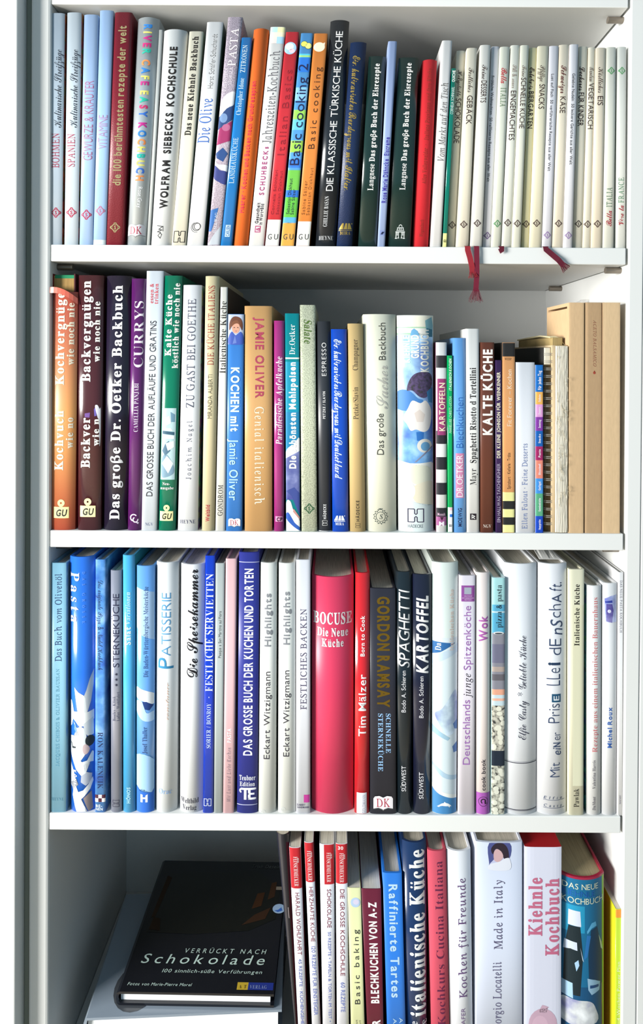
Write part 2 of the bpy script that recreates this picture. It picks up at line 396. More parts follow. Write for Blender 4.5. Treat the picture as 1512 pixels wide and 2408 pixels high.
def add_print(sp, root, it):
    k = it[0]; fine_t = sp.b > .00075
    if k == 't':      # ('t', text, style, colour, Y0, Y1, cap, frac, dir, tracking)
        _, s, st, col, Ya, Yb, cap, *r = it
        c = r[0] if r else .5; d = r[1] if len(r) > 1 else 'u'; tr = r[2] if len(r) > 2 else 0
        cols = col if isinstance(col, list) else [col]
        L, wd = text2d(s, st, tr); capm = cap * sp.px
        za, zb = sp.z(Ya), sp.z(Yb); ln = za - zb; zc = (za + zb) / 2
        prims = []; ci = 0
        for g in L:
            if not g: continue
            vv = []
            for x, y in g[0]:
                a = (x / wd - .5) * ln; cr = (y - .5) * capm
                vv.append((-cr, a) if d == 'u' else (cr, -a))
            prims.append((ci % len(cols), vv, g[1])); ci += 1
        kind = 'foil' if any(x in ('dcb85c', 'd9c48e', '9a7a2a') for x in cols) else 'ink'
        print_mesh(sp, 'lettering', root, prims, [mat(x, kind) for x in cols], LAY['txt'] + sp.over, c, zc, fine_t)
    elif k == 'w':    # ('w', text, style, colour, Yc, width, cap, frac, tracking): level word
        _, s, st, col, Yc, w, cap, *r = it
        c = r[0] if r else .5; tr = r[1] if len(r) > 1 else 0
        V, Fc = word(s, st, 0, 0, w * sp.px, cap * sp.px, tr)
        print_mesh(sp, 'lettering', root, [(0, V, Fc)], [mat(col, 'ink')], LAY['txt'] + sp.over, c, sp.z(Yc), fine_t)
    elif k == 'e':    # ('e', kind, colour, Yc, half_width, frac, half_height, rot)
        _, kd, col, Yc, hw, *r = it
        c = r[0] if r else .5; hh = r[1] if len(r) > 1 and r[1] else hw; rot = r[2] if len(r) > 2 else 0
        em = emblem2d(kd); mats = []; 
        for i, (cc, (V, Fc)) in enumerate(em):
            vv = [(x * hw * sp.px, y * hh * sp.px) for x, y in V]
            if rot: vv = [(-y * rot, x * rot) for x, y in vv]
            kind = 'foil' if (cc or col) in ('dcb85c', 'd9c48e') else 'ink'
            print_mesh(sp, 'emblem', root, [(0, vv, Fc)], [mat(cc or col, kind)], LAY['emb'] + .00002 * i + sp.over, c, sp.z(Yc), fine_t)
    elif k == 'b':    # ('b', colour, Y0, Y1, u0, u1, kind, lift)
        _, col, Ya, Yb, *r = it
        u0 = r[0] if r else 0; u1 = r[1] if len(r) > 1 else 1; kd = r[2] if len(r) > 2 else 'ink'; lf = r[3] if len(r) > 3 else 0
        za = min(sp.z(Ya), sp.zt) if Ya is not None else sp.zt; zb = sp.z(Yb) if Yb is not None else sp.z0
        zm = (za + zb) / 2; W = sp.xr(zm) - sp.xl(zm)
        V, Fc = rect(W * u0, zb - zm, W * u1, za - zm)
        print_mesh(sp, 'colour_band', root, [(0, V, Fc)], [mat(col, kd)], LAY['band'] + lf * .00003, 0, zm, True)
    elif k == 'p':    # ('p', colour, [(u, Y)...], lift, kind): printed picture patch
        _, col, pts, *r = it
        if len(pts) >= 6 and isinstance(pts, list): pts = smooth_closed(pts)
        lf = r[0] if r else 0; kd = r[1] if len(r) > 1 else 'ink'
        zm = sp.z(pts[0][1]); W = sp.xr(zm) - sp.xl(zm)
        V = [(W * u, sp.z(Y) - zm) for u, Y in pts]
        print_mesh(sp, 'picture_patch', root, [(0, V, [tuple(range(len(V)))])], [mat(col, kd)], LAY['pic'] + lf * .00002, 0, zm, True)
    elif k == 'd':    # ('d', colour, Yc, radius_x, frac, radius_y, lift): printed disc
        _, col, Yc, rx, *r = it
        c = r[0] if r else .5; ry = (r[1] if len(r) > 1 and r[1] else rx); lf = r[2] if len(r) > 2 else 0
        V, Fc = disc(0, 0, rx * sp.px, ry * sp.px)
        print_mesh(sp, 'picture_patch', root, [(0, V, Fc)], [mat(col, 'ink')], LAY['pic'] + lf * .00002, c, sp.z(Yc), True)
def profile(sp, z, inset, back, n=12):
    """U-shaped outline at height z, from right back round the spine to left back"""
    xl, xr = sp.xl(z) + inset, sp.xr(z) - inset
    pts = [(xr, sp.Y0 + back)]
    for i in range(n + 1):
        t = math.cos(math.pi * i / n); u = (1 + t) / 2
        pts.append((xl + (xr - xl) * u, sp.Y0 + sp.ys(u) + inset))
    pts.append((xl, sp.Y0 + back))
    return pts
def prism(sp, outline_fn, za, zb):
    V = []
    for z in (za, zb):
        V += [Vector((x, y, z)) - sp.o for x, y in outline_fn(z)]
    return V
def book(row, label, bl, br, tl, tr, yt, col, kind='matte', hard=False, dep=.17, b=None, e=None, y0=.002, side=None,
         prints=(), pages='efe7d6', closed=False, topcol=None, group=None, yb=None, name='cookbook', cat='book', inset=None):
    if b is None: b = .0012 if hard else .0007
    if e is None: e = 5 if hard else 6
    sp = Spine(row, bl, br, tl, tr, yt, y0, b, e, yb)
    root = empty(name, sp.o, label, cat, group)
    t = .0024 if hard else .0005
    w = min(sp.xr(sp.z0) - sp.xl(sp.z0), sp.xr(sp.zt) - sp.xl(sp.zt)); t = min(t, w * .16)
    ins = inset if inset is not None else (.0032 if hard else .0003)
    m0 = mat(col, kind); m1 = mat(side, 'matte') if side and not side.startswith('*') else (mat(side[1:], 'pattern') if side else m0)
    if closed:
        V = prism(sp, lambda z: profile(sp, z, 0, dep), sp.z0, sp.zt); n = len(V) // 2
        Fc = [(i, i + n, (i + 1) % n + n, (i + 1) % n) for i in range(n)] + [tuple(range(n - 1, -1, -1)), tuple(range(n, 2 * n))]
        idx = [1 if i in (0, n - 2) else 0 for i in range(n)] + [0, 2]
        me = mesh_from('case', V, Fc, [m0, m1, mat(topcol or col, kind)], idx)
        obj('case', me, root)
    else:
        O = prism(sp, lambda z: profile(sp, z, 0, dep), sp.z0, sp.zt); I = prism(sp, lambda z: profile(sp, z, t, dep), sp.z0, sp.zt)
        n = len(O) // 2; V = O + I; N2 = 2 * n; Fc, idx, sm = [], [], []
        for i in range(n - 1):
            Fc.append((i, i + n, i + 1 + n, i + 1)); idx.append(1 if i in (0, n - 2) else 0); sm.append(i not in (0, n - 2))
            Fc.append((N2 + i, N2 + i + 1, N2 + i + 1 + n, N2 + i + n)); idx.append(0); sm.append(False)
            Fc.append((i + n, N2 + i + n, N2 + i + 1 + n, i + 1 + n)); idx.append(0); sm.append(False)
            Fc.append((i, i + 1, N2 + i + 1, N2 + i)); idx.append(0); sm.append(False)
        Fc += [(0, N2, N2 + n, n), (n - 1, 2 * n - 1, N2 + 2 * n - 1, N2 + n - 1)]; idx += [0, 0]; sm += [False, False]
        me = mesh_from('cover', V, Fc, [m0, m1], idx); me.polygons.foreach_set('use_smooth', sm)
        obj('cover', me, root)
        za, zb = sp.z0 + ins, sp.zt - ins
        Vp = prism(sp, lambda z: profile(sp, z, t + .0002, dep - ins), za, zb); n = len(Vp) // 2
        Fp = [(i, i + n, (i + 1) % n + n, (i + 1) % n) for i in range(n)] + [tuple(range(n - 1, -1, -1)), tuple(range(n, 2 * n))]
        obj('page_block', mesh_from('page_block', Vp, Fp, [mat(pages, 'paper')]), root)
    lifts = [(it[3] if len(it) > 3 else 0) if it[0] == 'p' else (it[6] if len(it) > 6 else 0) for it in prints if it[0] in 'pd']
    sp.over = .00004 + .00002 * max(lifts) if lifts else 0
    for it in prints: add_print(sp, root, it)
    return root, sp

B = book
def T(*a): return ('t',) + a
def Wd(*a): return ('w',) + a
def Em(*a): return ('e',) + a
def Bd(*a): return ('b',) + a
def Pc(*a): return ('p',) + a
def Dc(*a): return ('d',) + a
ROSE, INK, GOLD = 'b0405c', '262430', 'dcb85c'
# ================================================================== top row
def streif(word_, bl, br, tl, tr, yt, c, ya, yb, ye):
    B(1, f'pale grey-blue paperback with rose lettering {word_} and black script', bl, br, tl, tr, yt, c, 'gloss', b=.0016, e=3, side='*b07858', dep=.19,
      prints=[T(word_, 'RU', ROSE, ya, yb, 62, .42), T('Kulinarische Streifzüge', 'C', '1f2a3a', 422, 1085, 62, .55), Em('s', 'b8244c', ye, 42)])
streif('BÖHMEN', 116, 145, 119, 152, 30.5, 'c3d3e2', 1125, 1425, 1800)
streif('SPANIEN', 150, 183, 157, 191, 29, 'cbd8e2', 1130, 1415, 1798)
B(1, 'light blue paperback with thin rose lettering on spices and herbs', 185.5, 217, 197, 230.5, 34, 'a9c6ee', 'gloss', b=.0016, e=3, dep=.19,
  prints=[T('GEWÜRZE & KRÄUTER', 'SL', 'b06a90', 680, 1360, 75, .5), Em('s', 'b8244c', 1818, 42)])
B(1, 'tall light blue paperback with thin lilac lettering VITAMINE', 218, 248, 234, 266, 24, 'a6c8f2', 'gloss', b=.0016, e=3, dep=.19,
  prints=[T('VITAMINE', 'SL', 'b088b4', 970, 1265, 75, .5), Em('s', 'c07090', 1785, 40), Bd('dfeef0', 2030, None)])
B(1, 'dark red leather book with gold lettering about one hundred recipes', 249, 289, 269.5, 310.5, 28.6, '7c1426', 'leather', hard=True, dep=.2, b=.0016,
  prints=[T('die 100 berühmtesten rezepte der welt', 'SB', 'd9c48e', 215, 1575, 68, .48), Em('s', 'd9c48e', 1925, 42)])
RC = ['2a7fd0', 'e8e070', 'c02080', 'c82878', '20b8a0', 'f09050', '2a7fd0', 'e8e070', 'c03088', 'e8e070', '20b8a0', 'd03070', '3070d0', 'c02090', '2a7fd0', 'f09050', 'e8e070', '20b8a8', 'e8e070', '3a70d0', 'f09050']
B(1, 'shiny silver jacketed book with multicoloured capital lettering down its spine', 294, 340, 321, 373, 40, 'd0d8dc', 'metal', hard=True, dep=.2, b=.006, e=2.2, side='c4c8c8',
  prints=[T('RIVER CAFE EASY KOCHBUCH', 'XB', RC, 200, 1535, 68, .55, 'd', .15), T('Rose Gray', 'SM', 'f4f4f4', 1580, 1760, 34, .62, 'd'), Em('dk', 'b03048', 1955, 74)])
B(1, 'thin plain grey pamphlet between silver book and white cooking school book', 344.5, 352, 374, 383, 70, 'c2c6c4', 'matte', dep=.18, y0=.006)
B(1, 'thick silver-white book with heavy black capitals ending in KOCHSCHULE', 352.5, 402, 383.6, 438, 68.6, 'e2e4e4', 'satin', hard=True, dep=.2, b=.005, e=2.4,
  prints=[T('WOLFRAM', 'XB', '14100f', 1352, 1770, 64, .5), T('SIEBECKS', 'XB', '14100f', 950, 1305, 62, .5), T('KOCHSCHULE', 'XB', '14100f', 390, 905, 62, .5), Em('scribble', '2a2a2a', 1962, 36, .42, 58)])
B(1, 'cream book with bold black serif title and H-shaped black emblem', 403, 437, 445, 478, 73.6, 'e6e0cc', 'matte', hard=True, dep=.19,
  prints=[T('Das neue Kiehnle Backbuch', 'X', '17130f', 305, 1150, 50, .48), Em('h', '201c18', 2005, 46)])
B(1, 'white book with blue serif lettering Die Olive and dark green boards', 439, 478, 486.7, 525, 51.4, 'e9e9ea', 'matte', hard=True, dep=.2, side='2f5648',
  prints=[T('Die Olive', 'RU', '3b6cc0', 830, 1215, 96, .42), T('Horst Schäfer-Schuchardt', 'SL', '707070', 285, 750, 44, .56), Em('ring', '202020', 1920, 44)])
B(1, 'lilac speckled book with white PASTA lettering and dark fruit picture', 487, 517, 536, 571, 40, 'cbbccb', 'speckle', hard=True, dep=.2,
  prints=[T('PASTA', 'RU', 'f4eef2', 235, 565, 66, .56), T('VALENTINA', 'RU', 'efe6ee', 575, 780, 30, .25), T('STORIZA', 'RU', 'efe6ee', 570, 720, 30, .56),
          Pc('eceef2', [(0, 900), (.3, 810), (1, 775), (1, 880), (.5, 920), (0, 990)], 1), Pc('2d4a80', [(0, 990), (.5, 920), (1, 880), (1, 1010), (0, 1100)], 1),
          Pc('a8336a', [(.1, 1090), (1, 1020), (1, 1190), (0, 1230)], 2), Dc('7b9bc8', 1000, 32, .35, 40, 3), Dc('c06a92', 1080, 35, .6, 30, 3), Pc('2a4f8c', [(0, 1300), (.5, 1250), (.9, 1300), (.6, 1370), (.1, 1340)], 3),
          Pc('eef0f2', [(0, 1340), (.2, 1390), (1, 1400), (1, 1450), (.4, 1430), (0, 1390)], 4), Pc('3a4488', [(0, 1400), (.4, 1440), (1, 1460), (1, 1560), (.4, 1540), (0, 1500)], 2), Pc('2f6ab0', [(0, 1780), (.6, 1760), (.5, 1830), (.2, 1960), (0, 1960)], 2), Pc('c2c8d0', [(.3, 2010), (1, 1900), (1, 2070), (.05, 2075)], 3),
          T('HALLWAG', 'RU', 'e4e8f4', 1800, 1975, 26, .5)])
B(1, 'bright blue slim book with pale serif lettering ending in ZITRONEN', 518, 545.5, 568, 593, 88, '1f7bc4', 'gloss', hard=True, dep=.18,
  prints=[T('ZITRONEN', 'RU', 'd8ecf4', 380, 615, 40, .42), T('Christopher Idone', 'R', 'd0e8f8', 660, 975, 40, .42), T('LANDHAUSKÜCHE', 'RU', 'd8ecf4', 1165, 1555, 40, .42), Bd('cfe6f2', 1905, 2005, .3, .72), T('CARLSEN', 'SB', '1a66a8', 1910, 2000, 28, .51)])
B(1, 'orange book with red sans lettering beside slim blue book', 547, 581, 596, 631.7, 66.7, 'e56a20', 'cloth', hard=True, dep=.2, b=.004, e=2.4,
  prints=[T('Haarer · Kochen und Backen nach Grundrezepten', 'SB', 'dc2840', 685, 1805, 42, .34)])
B(1, 'white book with grey serif Jahreszeiten title and pastel squares on top', 584.5, 620.5, 636, 671.4, 63, 'f3f1ee', 'satin', hard=True, dep=.2,
  prints=[T('Jahreszeiten-Kochbuch', 'RU', '6a6a70', 425, 1215, 74, .5), T('SCHUHBECKs', 'SB', 'b04880', 1240, 1655, 40, .5, 'u', .25), T('Gesundheit', 'SB', '302838', 1715, 1895, 28, .36), T('in Wort+Bild', 'SB', '302838', 1725, 1905, 28, .62), Bd('b84878', 1912, 1968, .3, .68), Bd('f3f1ee', 1920, 1960, .36, .62, 'ink', 1), T('&', 'SB', 'b84878', 1922, 1958, 30, .49),
          Bd('b8e0dc', None, 272, 0, .5), Bd('f0f0b8', None, 272, .5, 1), Bd('e4ecd8', 272, 325, 0, .5), Bd('f6f0d0', 272, 310, .5, 1), Bd('f4dcd8', 325, 365, 0, .5), Bd('a8d4f0', 310, 368, .5, 1)])
def gu_foot(c, ya): return [Bd(c, ya, None), Wd('G', 'S', '4a4a48', 2005, 36, 46, .28), Wd('U', 'S', '4a4a48', 2005, 36, 46, .74), Bd('c8c4bc', 1975, 2038, .495, .51, 'ink', 1)]
B(1, 'red paperback with dark red typewriter lettering and white foot', 623, 655.3, 672.5, 703, 75, 'd8323c', 'satin', dep=.19,
  prints=[T('Italian Basics', 'M', 'a01c2c', 585, 1320, 56, .5, 'u', .15), T('Cornelia Schinharl', 'M', 'a82030', 1440, 1820, 22, .3), T('Sebastian Dickhaut', 'M', 'a82030', 1445, 1820, 22, .66), Dc('a8d0ec', 408, 52, .45), Dc('e0ecf4', 395, 34, .4, 30, 1), Dc('f0d0dc', 430, 24, .6, 18, 1)] + gu_foot('f2efe8', 1860))
B(1, 'blue and green striped paperback with navy lettering and orange foot', 659.5, 691.4, 708, 735.8, 77.8, '5aa4e4', 'satin', dep=.19,
  prints=[Bd('58c8e0', 455, 485), Bd('b8dc58', 470, 480, 0, 1, 'ink', 1), Bd('2878d8', 490, 610), Bd('8cc8f0', 740, 850), Bd('a0dc60', 930, 1010), Bd('70d0e8', 1010, 1100), Bd('a8dc58', 1190, 1290), Bd('3a80e0', 1350, 1420), Bd('78cc50', 1440, 1610), Bd('2f78d8', 1610, 1670), Bd('68c848', 1670, 1840), Bd('60b8e8', 1840, 1890),
          T('Basic cooking 2', 'S', '1c2250', 535, 1405, 78, .45), T('Sebastian Dickhaut', 'S', '2a3a40', 1510, 1815, 26, .3), T('Sabine Sälzer', 'S', '2a3a40', 1600, 1820, 26, .62), Dc('e8e868', 372, 26, .35, 22, 1), Dc('eef08c', 388, 27, .72, 24, 1), Dc('282818', 372, 29, .35, 25, 0), Dc('282818', 388, 30, .72, 27, 0)] + gu_foot('f0ac48', 1885))
B(1, 'orange paperback with thin brown lettering and white foot', 695.6, 727.5, 739, 771, 78.6, 'f09040', 'satin', dep=.19,
  prints=[T('Basic cooking', 'S', '5c3416', 565, 1265, 52, .5, 'u', .25), T('Sabine Sälzer', 'S', '9a5a22', 1530, 1820, 26, .32, 'u', .15), T('Sebastian Dickhaut', 'S', '9a5a22', 1420, 1825, 26, .66, 'u', .15), Dc('fbe6cc', 398, 48, .45, 40), Pc('fbe6cc', [(.62, 372), (.86, 358), (.84, 400)], 0)] + gu_foot('f2efe8', 1875))
B(1, 'tall black jacketed book with white capitals about Turkish cooking', 741, 789, 777, 822, 47, '1c2128', 'gloss', hard=True, dep=.2, b=.004, e=2.6,
  prints=[T('DIE KLASSISCHE TÜRKISCHE KÜCHE', 'S', 'f2f2f0', 260, 1620, 58, .52), T('GHILLIE BASAN', 'R', 'e8e8e8', 1660, 1920, 34, .42), Wd('HEYNE', 'R', 'e0e0e0', 2015, 122, 33, .5)])
B(1, 'dark navy leather-look book with gold script lettering and gold emblem', 791, 828, 824, 862.5, 98.6, '182c54', 'leather', hard=True, dep=.19, b=.003, e=2.6,
  prints=[T('Ein kulinarisches', 'CB', GOLD, 465, 930, 62, .45, 'd'), T('Rendezvous mit', 'CB', GOLD, 945, 1375, 62, .45, 'd'), T('Italien', 'CB', GOLD, 1395, 1610, 62, .45, 'd'), Em('mira', GOLD, 1935, 56, .5, 56)])
def eis(lab, bl, br, tl, tr, yt, ya, yb, yc, yd, extra, y0=.002):
    B(1, lab, bl, br, tl, tr, yt, '15302c', 'gloss', hard=True, dep=.18, b=.0022, e=3, y0=y0,
      prints=[T('Das große Buch der Eisrezepte', 'X', 'f6f4f0', ya, yb, 46, .5), T('Langnese', 'RB', 'f6f4f0', yc, yd, 48, .5)] + extra)
eis('dark green book with bold white ice recipe lettering beside navy gold-lettered book', 842, 885.5, 867.5, 907, 132, 535, 1370, 1385, 1615, [])
B(1, 'slim pale blue book with purple lettering between two dark green books', 887.5, 905.5, 913, 934, 96.7, 'a3b6e0', 'matte', hard=True, dep=.2, y0=.001,
  prints=[T('Rose Marie Dähncke', 'SB', '4a44ac', 1345, 1720, 40, .5), T('Eiscreme', 'SB', '4a44ac', 1160, 1320, 40, .5), Bd('8c9cd0', 1950, 1995, .2, .85), Pc('1c2850', [(.3, 1985), (.5, 1962), (.8, 1962), (.6, 1985)], 1)])
eis('dark green book with bold white lettering and white city gate emblem', 912.5, 966, 938, 986, 135, 530, 1365, 1380, 1610, [Em('gate', 'd8dcd8', 1965, 44, .5, 58)], y0=.003)
B(1, 'plain red cloth-bound book with faint dark red lettering', 971, 1008, 994.5, 1029, 139.7, 'd2222c', 'cloth', hard=True, dep=.18, b=.004, e=2.3, y0=.005,
  prints=[T('Alice Vollenweider  ·', 'RBI', '9c2a20', 1225, 1560, 36, .48), T('Italiens Provinzen und ihre Küche', 'RBI', '9c2a20', 580, 1190, 36, .5), T('Wagenbach', 'RBI', '9c2a20', 1860, 2010, 30, .48)])
B(1, 'slim white book with grey italic lettering about market and table', 1012.5, 1037.5, 1040, 1064, 95, 'f0eeec', 'satin', hard=True, dep=.2,
  prints=[T('Vom Markt auf den Tisch', 'RI', '4c4a4a', 700, 1375, 54, .5)])
B(1, 'very slim teal paperback with white lettering QUICHE and yellow foot', 1040, 1050.5, 1062, 1073.6, 160.5, '00806e', 'gloss', dep=.165, y0=.003,
  prints=[T('QUICHE', 'SB', 'f4f8f4', 595, 695, 24, .5), T('CORNELIA SCHINHARL', 'SI', 'd8ece8', 735, 970, 24, .5), Bd('f2ee9c', 1975, None), Wd('GU', 'SB', '303020', 2040, 28, 22, .5)])
SER = dict(kind='satin', dep=.165, b=.0014, e=3)
def mini(label, bl, br, tl, tr, yt, col, texts, em, ecol='3c1418', y0=.002, extra=()):
    return B(1, label, bl, br, tl, tr, yt, col, y0=y0, prints=list(texts) + [Em('s', ecol, em, 30)] + list(extra), group='slim cream cookery booklets at the end of the top row', name='cookery_booklet', **SER)
D = '3a2420'
CRM, CRG, IVO, LAV = 'f1ead6', 'e9ebdb', 'f0f0e4', 'ecebf2'
mini('cream booklet lettered SCHOKOLADE beside slim teal paperback', 1051, 1070, 1074, 1094.8, 119, CRM, [T('Heißgeliebte', 'C', D, 590, 815, 40, .5, 'd'), T('SCHOKOLADE', 'S', D, 830, 1215, 46, .5, 'd')], 1905, y0=.011)
g_gebaeck = mini('cream booklet lettered GEBÄCK with red ribbon', 1073.6, 1102, 1098.6, 1122.5, 112.5, 'f4ecd8', [T('Festliches', 'C', D, 570, 780, 44, .5, 'd'), T('GEBÄCK', 'S', D, 805, 1055, 46, .5, 'd')], 1900)
g_dessert = mini('white-cream booklet lettered DESSERTS with dark red ribbon', 1106, 1133.7, 1130, 1154.5, 105.5, 'f0eee6', [T('Feine', 'C', D, 545, 670, 44, .5, 'd'), T('DESSERTS', 'S', D, 680, 870, 46, .5, 'd')], 1890, y0=.001)
mini('white booklet with small black lettering Fröhliche Weihnachten', 1135, 1154.2, 1156, 1175, 109, LAV, [T('Fröhliche Weihnachten  50 raffinierte Rezepte aus aller Welt', 'S', '1c1a20', 640, 1540, 23, .32, 'd')], 1995, '6a4a80', y0=.006)
g_ital = mini('pale green-cream booklet with red and green lettering, read downwards', 1156, 1178, 1177, 1199.8, 109.7, CRG, [T('Bella', 'CB', 'b8303c', 570, 705, 50, .5, 'd'), T('ITALIA', 'RU', '5a7a58', 740, 905, 46, .5, 'd')], 1893, '3a9050')
mini('pale cream booklet lettered EINGEMACHTES', 1179.5, 1203, 1202, 1223, 106, IVO, [T('Süß & sauer', 'C', '8a7a70', 545, 745, 36, .5, 'd'), T('EINGEMACHTES', 'S', D, 765, 1190, 46, .5, 'd')], 1886)
mini('pale cream booklet lettered SCHNELLE KÜCHE', 1203.7, 1225, 1224.8, 1245, 106, 'eeeedd', [T('Feine', 'C', '6a5a50', 550, 650, 36, .5, 'd'), T('SCHNELLE KÜCHE', 'S', D, 655, 1090, 42, .5, 'd')], 1892, y0=.0005)
mini('yellowish cream booklet lettered BIERGARTEN', 1226, 1244, 1245.5, 1264, 112, 'ece5b8', [T('Erlebnis', 'CB', D, 565, 755, 44, .45, 'd'), T('BIERGARTEN', 'SM', '201410', 770, 1090, 42, .45, 'd')], 1897, y0=.005)
mini('warm cream booklet lettered SNACKS', 1245.5, 1274, 1265.6, 1291, 107.8, 'f2ebd0', [T('Pfiffige', 'C', D, 550, 690, 44, .5, 'd'), T('SNACKS', 'S', D, 710, 925, 46, .5, 'd')], 1890)
g_fisch = mini('white booklet with small black lettering Lust auf Fisch', 1274.5, 1297.5, 1292.5, 1315, 107.8, LAV, [T('Lust auf Fisch  50 verführerische Rezepte aus aller Welt', 'S', '1c1a20', 625, 1450, 23, .42, 'd')], 1990, '9a7ab0')
mini('peach-cream booklet lettered KÄSE', 1299, 1324, 1316, 1339.8, 105, 'f3e8d2', [T('Schweizer', 'CB', '5a2020', 550, 790, 46, .5, 'd'), T('KÄSE', 'S', D, 815, 960, 46, .5, 'd')], 1892)
mini('white booklet with small black lettering Geliebte Nudeln', 1325, 1346.7, 1341, 1361.4, 104, 'f0eff4', [T('Geliebte Nudeln  50 leckere Gerichte aus aller Welt', 'S', '1c1a20', 620, 1395, 23, .5, 'd')], 1993, '9a7ab0', y0=.0005)
mini('cream booklet lettered FÜR KINDER', 1347, 1370, 1362, 1383, 109, CRM, [T('Leckeres', 'CB', '2a1414', 560, 765, 44, .4, 'd'), T('FÜR KINDER', 'SM', '241414', 780, 1070, 44, .4, 'd')], 1895, '281014', y0=.005)
mini('cream booklet lettered VEGETARISCH', 1370.6, 1390, 1385, 1401.5, 111, CRM, [T('Rundum', 'C', D, 565, 690, 40, .5, 'd'), T('VEGETARISCH', 'S', D, 700, 1095, 44, .5, 'd')], 1898, y0=.004)
mini('peach-cream booklet lettered EIS', 1391, 1416.4, 1403, 1426, 112, 'f4e7d0', [T('Köstliches', 'C', D, 565, 785, 44, .5, 'd'), T('EIS', 'S', D, 810, 895, 46, .5, 'd')], 1895)
mini('pale booklet with red and green lettering read upwards, green emblem on top', 1417.5, 1444, 1427, 1449.8, 110.6, 'f1f0e2', [T('Bella', 'CB', 'b8303c', 1785, 1920, 46, .5), T('ITALIA', 'RU', '5a8060', 1585, 1755, 46, .5)], 598, '4a9c5a')
mini('pale booklet lettered FRANCE standing against the side panel', 1448.5, 1471, 1452, 1474, 110, 'f3f3ea', [T('Vive la', 'CB', 'b8303c', 1740, 1920, 46, .5), T('FRANCE', 'RU', '6a9a74', 1500, 1720, 46, .5)], 598, '4a9c5a', y0=.003)
# bookmark ribbons hanging over the front edge of the shelf
def ribbon(bk, pts, w, col, tail):
    root, sp = bk; o = sp.o
    P3 = []
    for px, py in pts:
        x, z = P(px, py, -.0035); P3.append(Vector((x, -.0032, z)) - o)
    x, z = P(pts[0][0], pts[0][1], .03)
    P3 = [Vector((P3[0].x, .03 - o.y, .0008)), Vector((P3[0].x, -.0008 - o.y, .0010)), Vector((P3[0].x, -.0026 - o.y, .0002))] + P3
    V, Fc = [], []
    for i, p in enumerate(P3):
        a = P3[max(0, i - 1)]; b_ = P3[min(len(P3) - 1, i + 1)]; t = (b_ - a); s = Vector((t.z, 0, -t.x))
        s = s.normalized() if s.length > 1e-4 and i > 2 else Vector((-1, 0, 0))
        wv = .0006 * math.sin(i * 2.1)
        for sg in (-1, 1):
            for dy in (-.0002, .0002): V.append(p + s * (sg * w / 2) + Vector((0, dy + (wv if i > 3 else 0) - (.0006 if i > 3 else 0), 0)))
    for i in range(len(P3) - 1):
        a = 4 * i; c = 4 * i + 4
        Fc += [(a, a + 2, c + 2, c), (a + 1, c + 1, c + 3, a + 3), (a, c, c + 1, a + 1), (a + 2, a + 3, c + 3, c + 2)]
    Fc += [(0, 1, 3, 2), (len(V) - 4, len(V) - 2, len(V) - 1, len(V) - 3)]
    rb_ = obj('bookmark_ribbon', mesh_from('bookmark_ribbon', V, Fc, [mat(col, 'cloth')]), root)
    if tail:
        V, Fc = [], []; p = P3[-1]; d = (P3[-1] - P3[-2]).normalized(); s = Vector((d.z, 0, -d.x))
        for i in range(26):
            f = i / 25 - .5; q = p + s * (f * w) + Vector((0, -.001, 0))
            L = tail * random.uniform(.75, 1.05); e_ = q + d * L + s * (f * tail * .7 + random.uniform(-.0006, .0006)) + Vector((0, random.uniform(-.0015, .0008), 0))
            v, f_ = tube([q - d * .001, (q + e_) / 2 + s * random.uniform(-.0003, .0003), e_], .00022, 4); n = len(V)
            V += v; Fc += [tuple(j + n for j in g) for g in f_]
        fr = obj('frayed_end', mesh_from('frayed_end', V, Fc, [mat(col, 'cloth')]), rb_); fr['kind'] = 'stuff'
ribbon(g_gebaeck, [(1100, 588), (1105, 605), (1109, 625), (1111, 640)], .0062, '9c2430', .007)
ribbon(g_dessert, [(1121, 588), (1121, 610), (1121, 640), (1120, 665), (1119, 682)], .0058, '741430', .014)
ribbon(g_ital, [(1180, 588), (1174, 591)], .0058, '64142c', 0)
ribbon(g_fisch, [(1284, 586), (1299, 599), (1313, 612), (1324, 624)], .0062, '64142c', .007)

# ================================================================== second row
# worn orange book whose spine is torn open at the head
CRE, PW = 'f0e4cc', 'f2f0ea'
r, sp = B(2, 'worn orange-red cookbook with torn spine head and yellow tag emblem', 116, 174, 121, 181, 686, 'd8693c', 'grad:cc5c40,dc8050,e8a060,e8a460,e09460,dc7c5c,d46452', hard=True, dep=.19, b=.004, e=2.5, side='8c2418',
  prints=[
          T('Kochvergnüge', 'X', CRE, 292, 1040, 72, .34), T('wie noch nie', 'X', CRE, 375, 880, 50, .76), T('Kochvuch', 'X', CRE, 1235, 1720, 72, .34), T('wie no', 'X', CRE, 1290, 1545, 50, .76), Em('gu', 'f4eda8', 2035, 62, .46)])
zt = P(150, 649, .012)[1]
def wbox(name, parent, sp_, x0, x1, y0, y1, z0, z1, m, bev=0.0):
    o = sp_.o
    return obj(name, box_mesh(name, x0 - o.x, x1 - o.x, y0 - o.y, y1 - o.y, z0 - o.z, z1 - o.z, m, bev), parent)
xa, xb = P(128, 660, .01)[0], P(177, 660, .01)[0]
pb = wbox('page_block', r, sp, xa, xb, .009, .185, sp.zt - .006, zt, mat('c8a060', 'paper'))
wbox('headband', r, sp, xa + .001, xb - .0005, .0088, .0112, zt - .0032, zt + .0008, mat('2a9868', 'cloth'), .0004)
wbox('board', r, sp, P(119, 660, .01)[0], xa, .006, .19, sp.zt - .004, zt + .002, mat('7c1c18', 'cloth'), .0005)
wbox('board', r, sp, xb, P(181, 660, .01)[0], .006, .19, sp.zt - .004, zt + .002, mat('4c1a20', 'cloth'), .0005)
